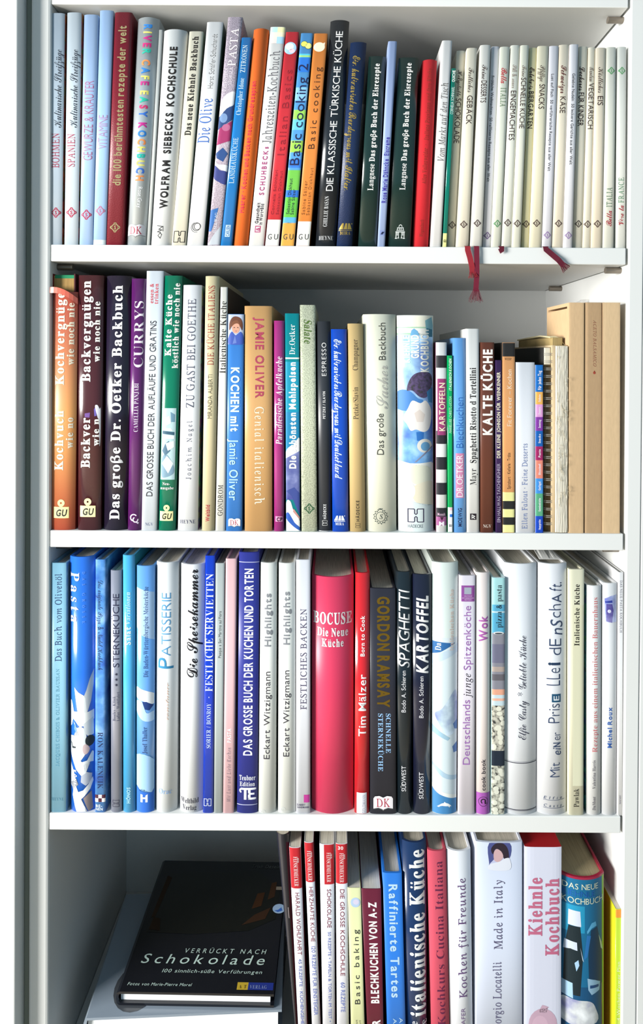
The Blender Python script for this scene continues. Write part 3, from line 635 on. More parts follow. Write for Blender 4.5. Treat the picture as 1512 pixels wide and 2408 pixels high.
# curled flap of the torn spine: edge rising to the left
V = []
for i in range(9):
    f = i / 8; px = 110 + f * 72; py = 676 + 26 * f ** 2.2 - 3 * math.sin(f * 3)
    for dy, dzp in ((-.001, 0), (.0006, 0), (-.0016, 14), (.0, 14)):
        x, z = P(px, py + dzp * (1 if f > .08 else .35), .002 + dy); V.append(Vector((x, .003 + dy - .004 * (1 - abs(2 * f - 1) ** 2.2), z)) - sp.o)
Fc = []
for i in range(8):
    a, c = 4 * i, 4 * i + 4
    Fc += [(a, a + 2, c + 2, c), (a + 1, c + 1, c + 3, a + 3), (a, c, c + 1, a + 1), (a + 2, a + 3, c + 3, c + 2)]
obj('torn_flap', mesh_from('torn_flap', V, Fc, [mat('e0705c', 'gloss')]), r)

B(2, 'dark brown glossy book with cream fat lettering about baking', 181, 236, 183, 243, 647, '4a1e24', 'gloss', hard=True, dep=.19, b=.0028, e=3.5,
  prints=[T('Backvergnügen', 'X', PW, 200, 1015, 72, .33), T('wie noch nie', 'X', PW, 365, 855, 48, .76), T('Backver', 'X', PW, 1292, 1700, 72, .33), T('wie n', 'X', PW, 1300, 1525, 48, .76), Pc('6a4090', [(.3, 1262), (.52, 1255), (.5, 1295), (.3, 1292)], 3), Pc('e8e8f0', [(.72, 1205), (.82, 1195), (.9, 1225), (.94, 1230), (.93, 1450), (.9, 1520), (.88, 1330), (.82, 1290)], 4), Pc('6a5ab0', [(.68, 1230), (.76, 1200), (.78, 1280), (.7, 1285)], 3), Em('gu', 'f4eda8', 2025, 62, .45)])
B(2, 'thick black glossy book with fat white lettering about baking', 239.5, 296.5, 247, 307, 648, '241c30', 'gloss', hard=True, dep=.2, b=.0055, e=2.3,
  prints=[T('Das große Dr. Oetker Backbuch', 'X', 'f4f2f2', 235, 2115, 76, .5)])
B(2, 'deep purple book with large pale serif lettering CURRYS', 298.5, 331, 308, 343.6, 655, '5c1c64', 'gloss', hard=True, dep=.2, b=.003, e=2.6,
  prints=[T('CURRYS', 'R', 'ece4ee', 360, 900, 70, .58), T('CAMELLIA PANJABI', 'R', 'e0d4e8', 1020, 1410, 34, .5), Em('knot', 'ecdcf0', 2105, 42)])
B(2, 'tall white book with black capitals about gratins', 332, 368, 344.5, 385, 637, 'dfe7ef', 'satin', dep=.2, hard=True,
  prints=[T('DAS GROSSE BUCH DER AUFLÄUFE UND GRATINS', 'S', '26242c', 520, 1925, 50, .47), T('essen &', 'RB', 'c83848', 225, 385, 30, .32), T('trinken', 'RB', 'c83848', 225, 390, 30, .6), Wd('NGV', 'R', '7880a0', 2145, 66, 24, .5)])
B(2, 'green book with fat white lettering, picture panel and cream tag emblem', 372, 411.5, 386.4, 428.4, 648, '00795a', 'gloss', hard=True, dep=.2, b=.0022, e=3,
  prints=[T('Kalte Küche', 'X', 'f2f2ec', 310, 808, 50, .3), T('köstlich wie noch nie', 'X', 'f2f2ec', 220, 905, 46, .73),
          Bd('b8d4d8', 1220, 1790, .04, .88), Pc('7c9cb0', [(.1, 1760), (.1, 1620), (.4, 1590), (.8, 1680), (.8, 1740), (.4, 1770)], 1), Pc('dce8e8', [(.1, 1660), (.4, 1600), (.8, 1660), (.5, 1740)], 2), Pc('4c7088', [(.1, 1560), (.3, 1500), (.5, 1480), (.6, 1560), (.3, 1600)], 1), Pc('e4eeec', [(.3, 1500), (.8, 1480), (.82, 1530), (.45, 1560)], 3), Pc('e8f0f0', [(.1, 1430), (.8, 1440), (.8, 1465), (.1, 1460)], 2), Pc('305870', [(.1, 1400), (.8, 1410), (.8, 1435), (.1, 1425)], 1), Pc('e4ecec', [(.1, 1380), (.6, 1380), (.7, 1400), (.1, 1400)], 2), Pc('6890a8', [(.55, 1250), (.8, 1270), (.8, 1330), (.6, 1330)], 1), Pc('d8e4e6', [(.2, 1300), (.5, 1280), (.6, 1340), (.3, 1360)], 2),
          Wd('Neu-', 'RB', 'f0f0ec', 1822, 62, 22, .4), Wd('ausgabe', 'RB', 'f0f0ec', 1856, 108, 22, .45), Em('gu', 'f4eda8', 2065, 53, .46)])
B(2, 'white jacketed book with grey serif capitals and picture on its side', 416.6, 464, 430, 474, 670, 'eef0f3', 'satin', hard=True, dep=.2, b=.003, e=2.6, side='*8894a0',
  prints=[T('ZU GAST BEI GOETHE', 'RU', '55586a', 345, 1220, 62, .5), T('Joachim Nagel', 'RU', '55586a', 1320, 1790, 40, .5, 'u', .35), Wd('HEYNE', 'R', '50526a', 2125, 124, 30, .5)])
B(2, 'beige slim jacketed book with red-brown and grey capitals', 473.5, 503.7, 482.4, 515, 649, 'ddd0a8', 'satin', hard=True, dep=.2, b=.0028, e=2.5,
  prints=[T('DIE KÜCHE ITALIENS', 'RU', '9c3c30', 240, 880, 50, .48), T('MIRANDA ALBERTI', 'S', '6c6450', 950, 1305, 32, .48), T('Weltbild', 'SB', 'b03038', 1990, 2125, 32, .45)])
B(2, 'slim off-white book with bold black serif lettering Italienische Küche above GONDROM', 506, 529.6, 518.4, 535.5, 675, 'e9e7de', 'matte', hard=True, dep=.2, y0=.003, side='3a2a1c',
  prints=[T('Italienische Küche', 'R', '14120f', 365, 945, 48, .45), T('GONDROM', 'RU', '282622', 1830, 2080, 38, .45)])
B(2, 'bright blue book with portrait photo on top and pale blue lettering', 531, 569, 536, 574, 738.6, '3f86d8', 'satin', hard=True, dep=.18,
  prints=[Bd('b8c4dc', None, 710), Pc('3c58b4', [(.02, 708), (.05, 650), (.25, 610), (.5, 640), (.8, 610), (.98, 650), (.98, 708)], 1), Pc('6880c8', [(.3, 708), (.45, 640), (.55, 700)], 2), Pc('6a3c28', [(.1, 600), (.08, 545), (.25, 500), (.5, 488), (.8, 505), (.92, 550), (.88, 600), (.7, 560), (.3, 560)], 2), Dc('d8a088', 580, 32, .5, 44, 3), Pc('7c4a30', [(.22, 570), (.3, 530), (.6, 520), (.78, 560), (.6, 545), (.4, 550)], 5), Pc('a8706a', [(.42, 602), (.6, 602), (.52, 610)], 5), Pc('4a3028', [(.36, 575), (.44, 573), (.44, 580), (.36, 582)], 5), Pc('4a3028', [(.58, 573), (.66, 575), (.66, 582), (.58, 580)], 5),
          T('KOCHEN mit', 'XB', 'd4ecfa', 890, 1410, 66, .5, 'd'), T('Jamie Oliver', 'SM', 'b4dcf8', 1460, 1960, 68, .45, 'd'), Em('dk', 'b03048', 2135, 48, .52)])
B(2, 'thick copper-coloured book with magenta and cream lettering read downwards', 574.8, 639.6, 574.5, 640, 719.5, 'd6a66c', 'satin', hard=True, dep=.19, b=.0022, e=4,
  prints=[T('JAMIE OLIVER', 'SB', 'ac3c58', 490, 1145, 66, .55, 'd', .05), T('Genial italienisch', 'RU', 'f4e8d0', 1205, 1990, 72, .54, 'd', .1)])
B(2, 'slim magenta-purple book with white italic lettering about apple cake', 644, 667.7, 643.8, 669, 754, 'a83280', 'gloss', hard=True, dep=.18, b=.002, e=2.6,
  prints=[T('Paradiesische Apfelkuche', 'RBI', 'f4dcea', 810, 1515, 50, .5), Bd('d890b8', 2082, 2125, .15, .88), T('CP', 'SB', '4c1038', 2090, 2118, 0.1, .5), Wd('CP', 'XB', '3c0c2c', 2105, 50, 30, .55)])
B(2, 'teal book with white lettering about sweet dishes and plate picture', 672.7, 705.7, 670, 703.7, 737, '00909a', 'satin', dep=.19,
  prints=[Bd('0098b8', 850, 1250), Bd('1888b8', 1250, 1560), Pc('f0eef0', [(0, 1570), (.35, 1520), (.6, 1510), (1, 1460), (1, 1700), (0, 1700)], 0), Pc('7078b0', [(0, 1620), (1, 1560), (1, 1950), (0, 1950)], 1, 'cloud'), Pc('3c4c94', [(0, 1880), (.4, 1920), (1, 2080), (1, 1900), (.6, 1850)], 2), Pc('f2f0ec', [(0, 1980), (.3, 1960), (.55, 2040), (1, 2120), (1, 2215), (0, 2215)], 3), Pc('2a5cb8', [(0, 2060), (.2, 2055), (.6, 2130), (1, 2170), (1, 2195), (.5, 2160), (0, 2100)], 4), Pc('c89088', [(.55, 2020), (1, 2090), (1, 2110), (.5, 2045)], 5),
          T('Dr.Oetker', 'R', 'e8f4f2', 550, 795, 46, .5), Bd('eef4e8', 816, 828), T('Die schönsten Mehlspeisen', 'XB', 'f2f6f4', 850, 1705, 54, .48)])
B(2, 'tall pale green speckled book with dark green italic lettering Salate', 709, 746, 705, 741.4, 717, 'd6dcc0', 'speckle', hard=True, dep=.19,
  prints=[T('Salate', 'RBI', '4a6a28', 510, 705, 60, .5, 'd'), Em('s', '2c5c38', 2020, 40)])
B(2, 'slim black book with white lettering ESPRESSO and white foot', 749, 779, 744.4, 777, 755.5, '33363c', 'satin', hard=True, dep=.18, b=.003, e=2.4,
  prints=[T('ESPRESSO', 'S', 'e8e8e8', 695, 965, 36, .52, 'u', .1), T('PETZKE / SLAVIN', 'SB', 'e8e8e8', 1085, 1305, 20, .5, 'u', .08), T('HÄDECKE', 'SB', 'e8e8e8', 1985, 2105, 22, .5, 'u', .08), Em('h', 'e0e0e0', 2135, 19, .5, 19, 1), Bd('eceef0', 2198, None)])
B(2, 'royal blue book with white script lettering read downwards and white emblem', 781.6, 820, 778, 815.5, 774, '1450c8', 'gloss', hard=True, dep=.18, b=.002, e=3,
  prints=[T('Ein kulinarisches', 'CB', 'dcecfa', 665, 1068, 60, .42, 'd'), T('Rendezvous mit', 'CB', 'dcecfa', 1075, 1455, 60, .42, 'd'), T('Deutschland', 'CB', 'dcecfa', 1462, 1775, 60, .42, 'd'), Em('mira', 'e8f0fa', 2112, 44, .45, 44)])
B(2, 'slim tan book with dark serif lettering beside thick ivory book', 823, 860, 817.6, 853.8, 760.8, 'cfb37c', 'satin', hard=True, dep=.18, b=.003, e=2.4,
  prints=[T('Champagner', 'R', '4c4030', 670, 920, 40, .45), T('Petzke/Slavin', 'R', '4c4030', 1050, 1310, 40, .45), T('HÄDECKE', 'SB', '54462f', 1955, 2125, 24, .5, 'u', .08), Em('h', '54462f', 2155, 18, .5, 18, 1)])
B(2, 'thick ivory book with grey sans lettering and dark wreath emblem', 861.5, 933.5, 854.2, 932, 738.6, 'e9e9d6', 'satin', hard=True, dep=.2, b=.007, e=2.4,
  prints=[T('Backbuch', 'S', '4a4a44', 535, 840, 54, .56), T('Das große', 'S', '4a4a44', 1260, 1595, 54, .48), T('Sacher', 'C', 'b8b8b0', 880, 1235, 92, .55), Em('wreath', '30403c', 2085, 66, .47, 68)])
FLO = [Bd('f4f2e0', None, 575), Bd('a4d0b0', 570, 582, 0, .8), Bd('f4f2ee', 582, 620), Bd('a4d0b0', 620, 632, 0, .45),
  Pc('84b8c4', [(.76, 520), (.95, 490), (.99, 560), (.97, 640), (.8, 640)], 0), Pc('3c7c94', [(.8, 580), (.97, 590), (.97, 650), (.85, 650)], 1), Pc('70b0dc', [(.35, 640), (.38, 600), (.45, 585), (.55, 605), (.6, 640)], 1),
  Pc('9cc4ec', [(.0, 640), (.98, 640), (.98, 1200), (0, 1150)], 0, 'cloud'), Pc('5c4c74', [(.3, 1010), (.45, 950), (.7, 930), (.93, 950), (.95, 1040), (.8, 1130), (.6, 1130), (.4, 1080), (.25, 1080)], 2, 'spots'), Pc('4884c8', [(.0, 1090), (.3, 1080), (.55, 1140), (.7, 1160), (.6, 1230), (0, 1230)], 2), Pc('3c84b8', [(.8, 1090), (.97, 1050), (.97, 1180), (.85, 1170)], 3),
  Pc('7cb4ec', [(0, 1200), (.98, 1160), (.98, 1660), (0, 1660)], 1, 'cloud'),
  Pc('f2ece8', [(.15, 1300), (.28, 1220), (.4, 1160), (.62, 1180), (.78, 1160), (.93, 1230), (.92, 1330), (.85, 1390), (.7, 1410), (.5, 1390), (.35, 1400), (.25, 1350)], 4), Pc('e4d8d0', [(.45, 1260), (.6, 1230), (.75, 1270), (.7, 1330), (.52, 1330)], 5), Pc('2f74c4', [(.5, 1410), (.72, 1405), (.7, 1480), (.52, 1480)], 3),
  Dc('ece8e0', 1520, 62, .74, 55, 4), Dc('6ca8d4', 1525, 38, .76, 36, 5), Pc('8c8ca4', [(.45, 1650), (.5, 1650), (.98, 1530), (.98, 1515)], 6), Bd('f4f4ee', 1655, None), Pc('f4f4ee', [(0, 1640), (.4, 1665), (.95, 1650), (.95, 1680), (0, 1680)], 3), Pc('e8e8d4', [(.35, 1690), (.6, 1670), (.9, 1700), (.95, 1790), (.6, 1830), (.35, 1800)], 3), Pc('ece4cc', [(.4, 1850), (.9, 1800), (.97, 1860), (.97, 2010), (.8, 1995), (.45, 1960)], 4), Pc('dce8e8', [(0, 1960), (.4, 1965), (.8, 2005), (1, 2010), (1, 2215), (0, 2215)], 5), Dc('f6f8f6', 1880, 70, .22, 80, 5)]
B(2, 'thick jacketed book with blue flower picture and H-shaped emblem', 938, 1021.4, 934, 1021, 741, 'e6ecea', 'gloss', hard=True, dep=.2, b=.007, e=2.4,
  prints=FLO + [T('KIEHNLE', 'XB', 'f2f4f6', 640, 860, 50, .24), T('GRUND', 'XB', 'f4f4ee', 632, 825, 62, .47), T('KOCHBUCH', 'XB', 'f4f4ea', 590, 935, 66, .74), Em('h', '38304c', 2075, 62, .48, 52), Wd('HÄDECKE', 'S', '607078', 2160, 122, 26, .47)])
CHK = [Bd('2a2830', a, b_, 0, 1, 'ink') for a, b_ in ((800, 898), (1400, 1505), (1610, 1710), (1815, 1910), (2015, 2085))]
B(2, 'black and white chequered slim book with plum label panel', 1026, 1051, 1025, 1051, 805, 'f0f0f0', 'gloss', hard=True, dep=.17, b=.0015, e=3, side='4a1030',
  prints=CHK + [Bd('9c3c74', 985, 1435, .12, .95, 'ink', 1), T('KARTOFFELN', 'SM', 'f8eccc', 1015, 1405, 48, .56), Wd('Mosaik', 'SB', 'c8a8c0', 2065, 66, 22, .5), Bd('a85c94', 2085, 2155), Pc('38182c', [(.35, 2088), (.7, 2088), (.52, 2118)], 1), Wd('M', 'XB', 'f0e8f0', 2140, 50, 34, .5)])
B(2, 'very slim bright green paperback with white italic lettering', 1053, 1065, 1051.5, 1064.5, 836, '00b464', 'gloss', dep=.165,
  prints=[T('ITALIENISCH KOCHEN', 'SBI', 'dcfae8', 825, 1080, 20, .55), T('MARIELUISE CHRISTL-LICOSA', 'SI', 'c4f4d8', 1125, 1420, 20, .55), Bd('f0f2f4', 2010, None), Bd('f0c4d0', 2012, 2035, .4, 1, 'ink', 1), Bd('2a78d8', 2065, 2088, .4, 1, 'ink', 1), Wd('GU', 'SB', '30343c', 2155, 24, 18, .5)])
B(2, 'sky blue glossy paperback with blue lettering and pink label box', 1066.3, 1096.7, 1065.5, 1095.5, 794.7, '6cacee', 'gloss', dep=.175, b=.002, e=3,
  prints=[T('Blechkuchen', 'SL', '2a64b8', 1130, 1540, 56, .5), Bd('d88cb4', 1580, 1935, .18, .85), T('DR.OETKER', 'S', 'f6eef4', 1590, 1930, 50, .5), T('MOEWIG', 'SM', '1c2450', 2015, 2165, 30, .5)])
B(2, 'white book with bold black serif lettering about spaghetti and square emblem', 1098, 1127.6, 1096, 1127, 773, 'efefec', 'satin', hard=True, dep=.18,
  prints=[T('Spaghetti Risotto d Tortellini', 'RB', '141214', 895, 1660, 48, .5), T('Mayr', 'R', '242224', 1700, 1835, 48, .5), Em('badge', '241820', 2085, 25)])
B(2, 'brown book with fat white capitals KALTE KÜCHE', 1130, 1161, 1130, 1163, 805, '6c3c2c', 'satin', hard=True, dep=.17,
  prints=[T('KALTE KÜCHE', 'XB', 'f4f0ec', 745, 1440, 74, .5), Wd('NGV', 'R', 'ecdcd0', 2160, 66, 26, .5)])
B(2, 'very slim dark purple pocket guide with cream capitals', 1166, 1181, 1165, 1180.5, 847, '3c2454', 'satin', dep=.1,
  prints=[T('DER KLEINE JOHNSON FÜR WEINKENNER', 'SB', 'ece4cc', 930, 1620, 27, .45), T('EIN HALLWAG TASCHENFÜHRER', 'S', 'b8acc4', 1660, 2130, 25, .45)])
B(2, 'apricot paperback with black top and yellow-black striped foot', 1182, 1210.6, 1181.3, 1211.5, 805.6, 'eca86c', 'satin', dep=.18, side='201c18',
  prints=[Bd('222222', None, 808), Wd('WESSP.', 'RU', '6c4c30', 828, 58, 18, .45), T('Fit Forever – Kochen', 'S', 'fae4cc', 910, 1365, 36, .55), T('Spitzbart · Kieferle · Tröbs', 'S', '48342c', 1575, 1865, 24, .5), Bd('f0ecA0', 1890, 1960), Bd('242424', 1960, 2025), Bd('f0eca0', 2025, 2090), Bd('242424', 2090, 2150), Bd('f0eca0', 2150, None)])
B(2, 'short wide white-lavender book with grey-blue serif lettering', 1213, 1257, 1213.3, 1258, 852, 'eef0f6', 'satin', hard=True, dep=.16,
  prints=[T('Ellen Falout · Feine Desserts', 'RU', '6c80b4', 1500, 2185, 42, .46)])
TABS = [(875, 1090, '0c6cc0', 'Für jeden Tag'), (1090, 1190, 'f0b45c', 'Salate'), (1190, 1290, 'e4a4dc', 'Desserts'), (1290, 1400, '8438a4', 'Sonntag'), (1400, 1525, '0c60b4', 'Snacks'), (1525, 1635, 'a42064', 'Pasta'), (1635, 1780, 'ec8c78', 'Blitzschnell'), (1780, 1900, '4494e4', 'Gefügel'), (1900, 2080, '5cac84', 'Gemüseküche'), (2080, None, '1048c0', 'Hauptgerichte')]
pr = []
for a, b_, c, s in TABS:
    e_ = b_ or 2215; big = s.startswith('Für'); m_ = (a + e_) / 2; hl = (e_ - a) * (.36 if big else .3)
    pr += [Bd(c, None if a == 875 else a, b_), T(s, 'SB', 'f4f0f8', m_ - hl + (15 if big else 0), m_ + hl + (15 if big else 0), 26 if big else 18, .5)]
B(2, 'slim book with a column of coloured index blocks on its spine', 1258.9, 1278.2, 1259, 1278, 858, '1464b8', 'gloss', dep=.15, prints=pr, side='d8dce8')
# spiral bound notebook
r, sp = B(2, 'dark spiral-bound notebook beside tattered old book', 1279, 1295.3, 1279, 1295.5, 817, '6a5638', 'matte', dep=.14, y0=.008, side='2c2a28', b=.0006, name='spiral_notebook', cat='notebook', prints=[Bd('e4dcc8', None, 872)])
rm = None
for i in range(24):
    Y = 790 + i * 58.5
    if sp.z(Y) < sp.z0 + .004: break
    if rm is None:
        V, Fc = [], []
        for dz in (-.0009, .0009):
            pts = [(.0052 * math.cos(a), -.0034 * math.sin(a) - .0004, dz) for a in [math.pi * j / 8 for j in range(9)]]
            v, f_ = tube(pts, .00042, 5); n = len(V); V += v; Fc += [tuple(j + n for j in g) for g in f_]
        rm = mesh_from('wire_ring', V, Fc, [mat('d8d4cc', 'metal')])
    z = sp.z(Y); obj('wire_ring', rm, r, Vector(((sp.xl(z) + sp.xr(z)) / 2 + .001, sp.Y0, z)) - sp.o)
# tattered old book with exposed sewing
r, sp = B(2, 'tattered old book with bare stitched spine and crumbling yellowed pages', 1297.2, 1336, 1298.5, 1336.6, 812, 'd8c09a', 'board', dep=.15, hard=True, y0=.004, b=.001, pages='e4d6b4', inset=.001)
o = sp.o
for i in range(7):
    u0 = .24 + i * .105; V = []; nz = 36
    for j in range(nz + 1):
        z = sp.z0 + .001 + (sp.zt - sp.z0 - .002) * j / nz; w = sp.xr(z) - sp.xl(z)
        x = sp.xl(z) + w * u0 + random.uniform(-.00012, .00012); yy = sp.Y0 - .0022 - random.uniform(0, .00025) - .001 * math.sin(math.pi * (i + .5) / 7); hw = w * .052
        V += [Vector((x - hw, sp.Y0 - .0009, z)) - o, Vector((x - hw * .6, yy, z)) - o, Vector((x + hw * .6, yy + random.uniform(-.0001, .0001), z)) - o, Vector((x + hw, sp.Y0 - .0009, z)) - o]
    Fc = []
    for j in range(nz):
        a = 4 * j; c = a + 4
        Fc += [(a, a + 1, c + 1, c), (a + 1, a + 2, c + 2, c + 1), (a + 2, a + 3, c + 3, c + 2)]
    Fc += [(0, 3, 2, 1), (4 * nz, 4 * nz + 1, 4 * nz + 2, 4 * nz + 3)]
    obj('signature', mesh_from('signature', V, Fc, [mat('f3ecda', 'cloth')]), r)
V, Fc = [], []
for i in range(34):
    z = sp.z0 + .01 + random.random() * (sp.zt - sp.z0 - .02); x = sp.xl(z) + (sp.xr(z) - sp.xl(z)) * random.uniform(.25, .9); y = sp.Y0 - .0045
    pts = [(x - o.x, y - o.y, z - o.z)]
    for k in range(3): pts.append((pts[-1][0] + random.uniform(-.002, .003), pts[-1][1] + random.uniform(-.0006, .0006), pts[-1][2] + random.uniform(-.007, .004)))
    v, f_ = tube(pts, .00016, 4); n = len(V); V += v; Fc += [tuple(j + n for j in g) for g in f_]
th = obj('loose_threads', mesh_from('loose_threads', V, Fc, [mat('b8a888', 'cloth')]), r); th['kind'] = 'stuff'
# loosened page block standing higher at the back, with curled top sheets
z1 = P(1290, 796, .05)[1]; zz = sp.zt
wbox('loose_pages', r, sp, sp.xl(zz) + .0026, sp.xr(zz) - .0035, .012, .145, sp.zt - .02, z1, mat('b49c68', 'paper'), .0008)
V = []
for i in range(10):
    f = i / 9; x = sp.xl(zz) + .0006 + f * (sp.xr(zz) - sp.xl(zz) - .0012)
    for yy in (.014, .05, .1, .145):
        z = z1 + .0025 + .0012 * math.sin(f * 5 + yy * 30) - (.0075 * max(0, f - .7) / .3 if yy < .03 else .003 * max(0, f - .7) / .3) - (.002 if yy < .03 else 0)
        V += [Vector((x, yy, z)) - o, Vector((x, yy, z - .0016)) - o]
Fc = []
for i in range(9):
    for j in range(3):
        a, c = 8 * i + 2 * j, 8 * i + 8 + 2 * j
        Fc += [(a, c, c + 2, a + 2), (a + 1, a + 3, c + 3, c + 1)]
    a, c = 8 * i, 8 * i + 8
    Fc += [(a, a + 1, c + 1, c), (a + 6, c + 6, c + 7, a + 7)]
for j in range(3): Fc += [(2 * j, 2 * j + 2, 2 * j + 3, 2 * j + 1), (72 + 2 * j, 73 + 2 * j, 75 + 2 * j, 74 + 2 * j)]
obj('curled_sheets', mesh_from('curled_sheets', V, Fc, [mat('dccfa6', 'board')]), r)
# tan cardboard boxes
BX = dict(kind='board', dep=.075, b=.0003, e=8, closed=True, name='cardboard_box', cat='box')
r, sp = B(2, 'tall tan cardboard slip box right beside tattered old book', 1337, 1372.6, 1338, 1374, 711.5, 'dcba90', **BX)
me = next(c for c in r.children if c.name.startswith('case')).data
bm = bmesh.new(); bm.from_mesh(me); bm.faces.ensure_lookup_table()
lf = min((f for f in bm.faces if len(f.verts) == 4), key=lambda f: f.normal.x * f.calc_area()); qs = sorted(lf.verts, key=lambda v: (v.co.z, v.co.y)); bm.faces.remove(lf)
rim = [qs[0], qs[1], qs[3], qs[2]]; zt_ = sp.zt - sp.o.z; xs = sp.xl(sp.zt) - sp.o.x
sl = [bm.verts.new((xs, y, z)) for y, z in ((.006, zt_ - .0064), (.07, zt_ - .0064), (.07, zt_ - .0040), (.006, zt_ - .0040))]
dp = [bm.verts.new((v.co.x + .012, v.co.y, v.co.z)) for v in sl]
for k in range(4):
    n_ = (k + 1) % 4
    bm.faces.new((rim[k], rim[n_], sl[n_], sl[k])); bm.faces.new((sl[k], sl[n_], dp[n_], dp[k]))
bm.faces.new(dp); bmesh.ops.recalc_face_normals(bm, faces=bm.faces); bm.to_mesh(me); bm.free()
r, sp = B(2, 'tall tan cardboard box with small red lettering in clear wrap', 1374.6, 1415, 1375.8, 1415, 711.5, 'd8b48a', y0=.003, prints=[T('ACETO BALSAMICO', 'RI', 'a86850', 515, 885, 24, .58, 'd'), Em('drop', 'b8503c', 935, 15, .56)], **BX)
# clear wrapping film with a crumpled tuft
fm = bpy.data.materials.new('clear_film'); fm.use_nodes = True; nt = fm.node_tree; nt.nodes.clear()
tr_, gl, mx, out, fr, nz, bp = [nt.nodes.new('ShaderNode' + t) for t in ('BsdfTransparent', 'BsdfGlossy', 'MixShader', 'OutputMaterial', 'Fresnel', 'TexNoise', 'Bump')]
ml = nt.nodes.new('ShaderNodeMath'); ml.operation = 'MULTIPLY'; ml.inputs[1].default_value = .3; gl.inputs['Roughness'].default_value = .12; fr.inputs[0].default_value = 1.45; nz.inputs['Scale'].default_value = 120; bp.inputs['Strength'].default_value = .25; bp.inputs['Distance'].default_value = .002
for a, b_ in ((nz.outputs[0], bp.inputs['Height']), (bp.outputs[0], gl.inputs['Normal']), (bp.outputs[0], fr.inputs['Normal']), (fr.outputs[0], ml.inputs[0]), (ml.outputs[0], mx.inputs[0]), (tr_.outputs[0], mx.inputs[1]), (gl.outputs[0], mx.inputs[2]), (mx.outputs[0], out.inputs[0])): nt.links.new(a, b_)
wbox('clear_wrap', r, sp, sp.xl(sp.z0) - .0001, sp.xr(sp.z0) + .0001, sp.Y0 - .0009, sp.Y0 + .0755, sp.z0 + .0004, sp.zt + .0006, fm)
V, Fc = [], []
for i in range(8):
    f = i / 7; x = sp.xl(sp.zt) + .001 + f * .017
    V += [Vector((x, sp.Y0 + .02 + .01 * random.random(), sp.zt)) - sp.o, Vector((x + random.uniform(-.002, .002), sp.Y0 + .02 + .02 * random.random(), sp.zt + .002 + .006 * math.sin(f * 3.1) * random.uniform(.6, 1))) - sp.o]
for i in range(7): Fc.append((2 * i, 2 * i + 1, 2 * i + 3, 2 * i + 2))
obj('wrap_tuft', mesh_from('wrap_tuft', V, Fc, [fm]), r)
B(2, 'plain tan cardboard box standing at the end by the side panel', 1416.5, 1457.8, 1418, 1459, 711.5, 'e4c49a', **BX)

# ================================================================== third row
HB = dict(hard=True, dep=.215)
GP = 'b8b6ae'
B(3, 'pale teal-blue book with navy serif lettering about olive oil', 118.5, 155, 119.8, 156, 1324, '90c8e2', 'satin', b=.001, prints=[T('Das Buch vom Olivenöl', 'RU', '1c3c70', 265, 970, 52, .48), T('JACQUES CHIBOIS & OLIVIER BAUSSAN', 'RU', '5c9cb8', 1025, 1805, 26, .45), Wd('HEYNE', 'R', '5890a8', 2065, 100, 24, .45)], **HB)
LIL = [Pc('c4ccd4', ((.62, 1250), (.72, 1200), (.84, 1110), (.98, 1035), (.96, 1160), (.88, 1290), (.76, 1375), (.66, 1390), (.6, 1320)), 0),
  Pc('e2e8ea', ((.22, 1178), (.4, 1215), (.62, 1240), (.68, 1262), (.72, 1330), (.76, 1400), (.5, 1410), (.38, 1385), (.3, 1290)), 1),
  Pc('eef2f2', ((.02, 1290), (.08, 1285), (.14, 1320), (.2, 1372), (.42, 1368), (.72, 1378), (.98, 1362), (.98, 1440), (.7, 1480), (.45, 1490), (.28, 1450), (.16, 1430), (.1, 1480), (.03, 1500)), 2),
  Pc('d4dce2', ((.6, 1470), (.8, 1440), (.96, 1420), (.97, 1560), (.8, 1570), (.66, 1540)), 3), Pc('dfe6ea', ((.18, 1448), (.34, 1500), (.5, 1485), (.62, 1500), (.72, 1560), (.72, 1700), (.5, 1760), (.3, 1740), (.03, 1640), (.03, 1570), (.25, 1562), (.42, 1560), (.3, 1520)), 4), Pc('6c98d8', ((.24, 1452), (.3, 1480), (.34, 1520), (.3, 1540), (.22, 1510)), 5),
  Dc('222e36', 1605, 32, .84, 44, 5), Pc('d4bcbe', [(.6, 1640), (.72, 1630), (.84, 1665), (.78, 1700), (.66, 1710), (.58, 1680)], 5), Pc('e4eaee', ((.03, 1640), (.3, 1725), (.55, 1770), (.75, 1760), (.92, 1690), (.97, 1700), (.96, 1780), (.86, 1775), (.6, 1790), (.7, 1860), (.52, 1880), (.3, 1830), (.1, 1740), (.03, 1700)), 6),
  Pc('c8d0d8', ((.03, 1780), (.2, 1850), (.3, 1930), (.12, 1980), (.03, 1960)), 4), Pc('80848c', ((.05, 1945), (.3, 1900), (.4, 1950), (.15, 1995)), 7), Pc('b8c0d0', ((.52, 1880), (.72, 1850), (.92, 1870), (.9, 1930), (.7, 1960), (.5, 1930)), 5), Pc('f0f2f4', ((.38, 2010), (.6, 1995), (.8, 1950), (.94, 1900), (.96, 1930), (.86, 1990), (.66, 2040), (.46, 2075)), 8),
  Pc('e8ecf0', ((.2, 1955), (.3, 1965), (.42, 2020), (.52, 2080), (.66, 2150), (.86, 2212), (.4, 2214), (.24, 2120), (.14, 2040)), 7), Pc('9a8c8c', ((.6, 2060), (.9, 2010), (.95, 2150), (.8, 2170)), 4), Pc('202c34', ((.05, 1615), (.1, 1622), (.14, 1650), (.3, 1650), (.28, 1662), (.12, 1668)), 9)]
B(3, 'thick vivid blue book with white lettering Pasta and lily picture', 161, 219, 160, 219, 1310, '2a74e4', 'gloss', b=.006, e=2.4, prints=LIL + [T('Pasta', 'RB', 'eef2fa', 255, 665, 78, .25, 'd', .35), T('DAS GROSSE', 'RU', '6c9cf0', 250, 665, 20, .62, 'd', 1.2), T('KÖNE', 'SB', 'e8eef4', 1835, 1955, 24, .25, 'd', .25)], **HB)
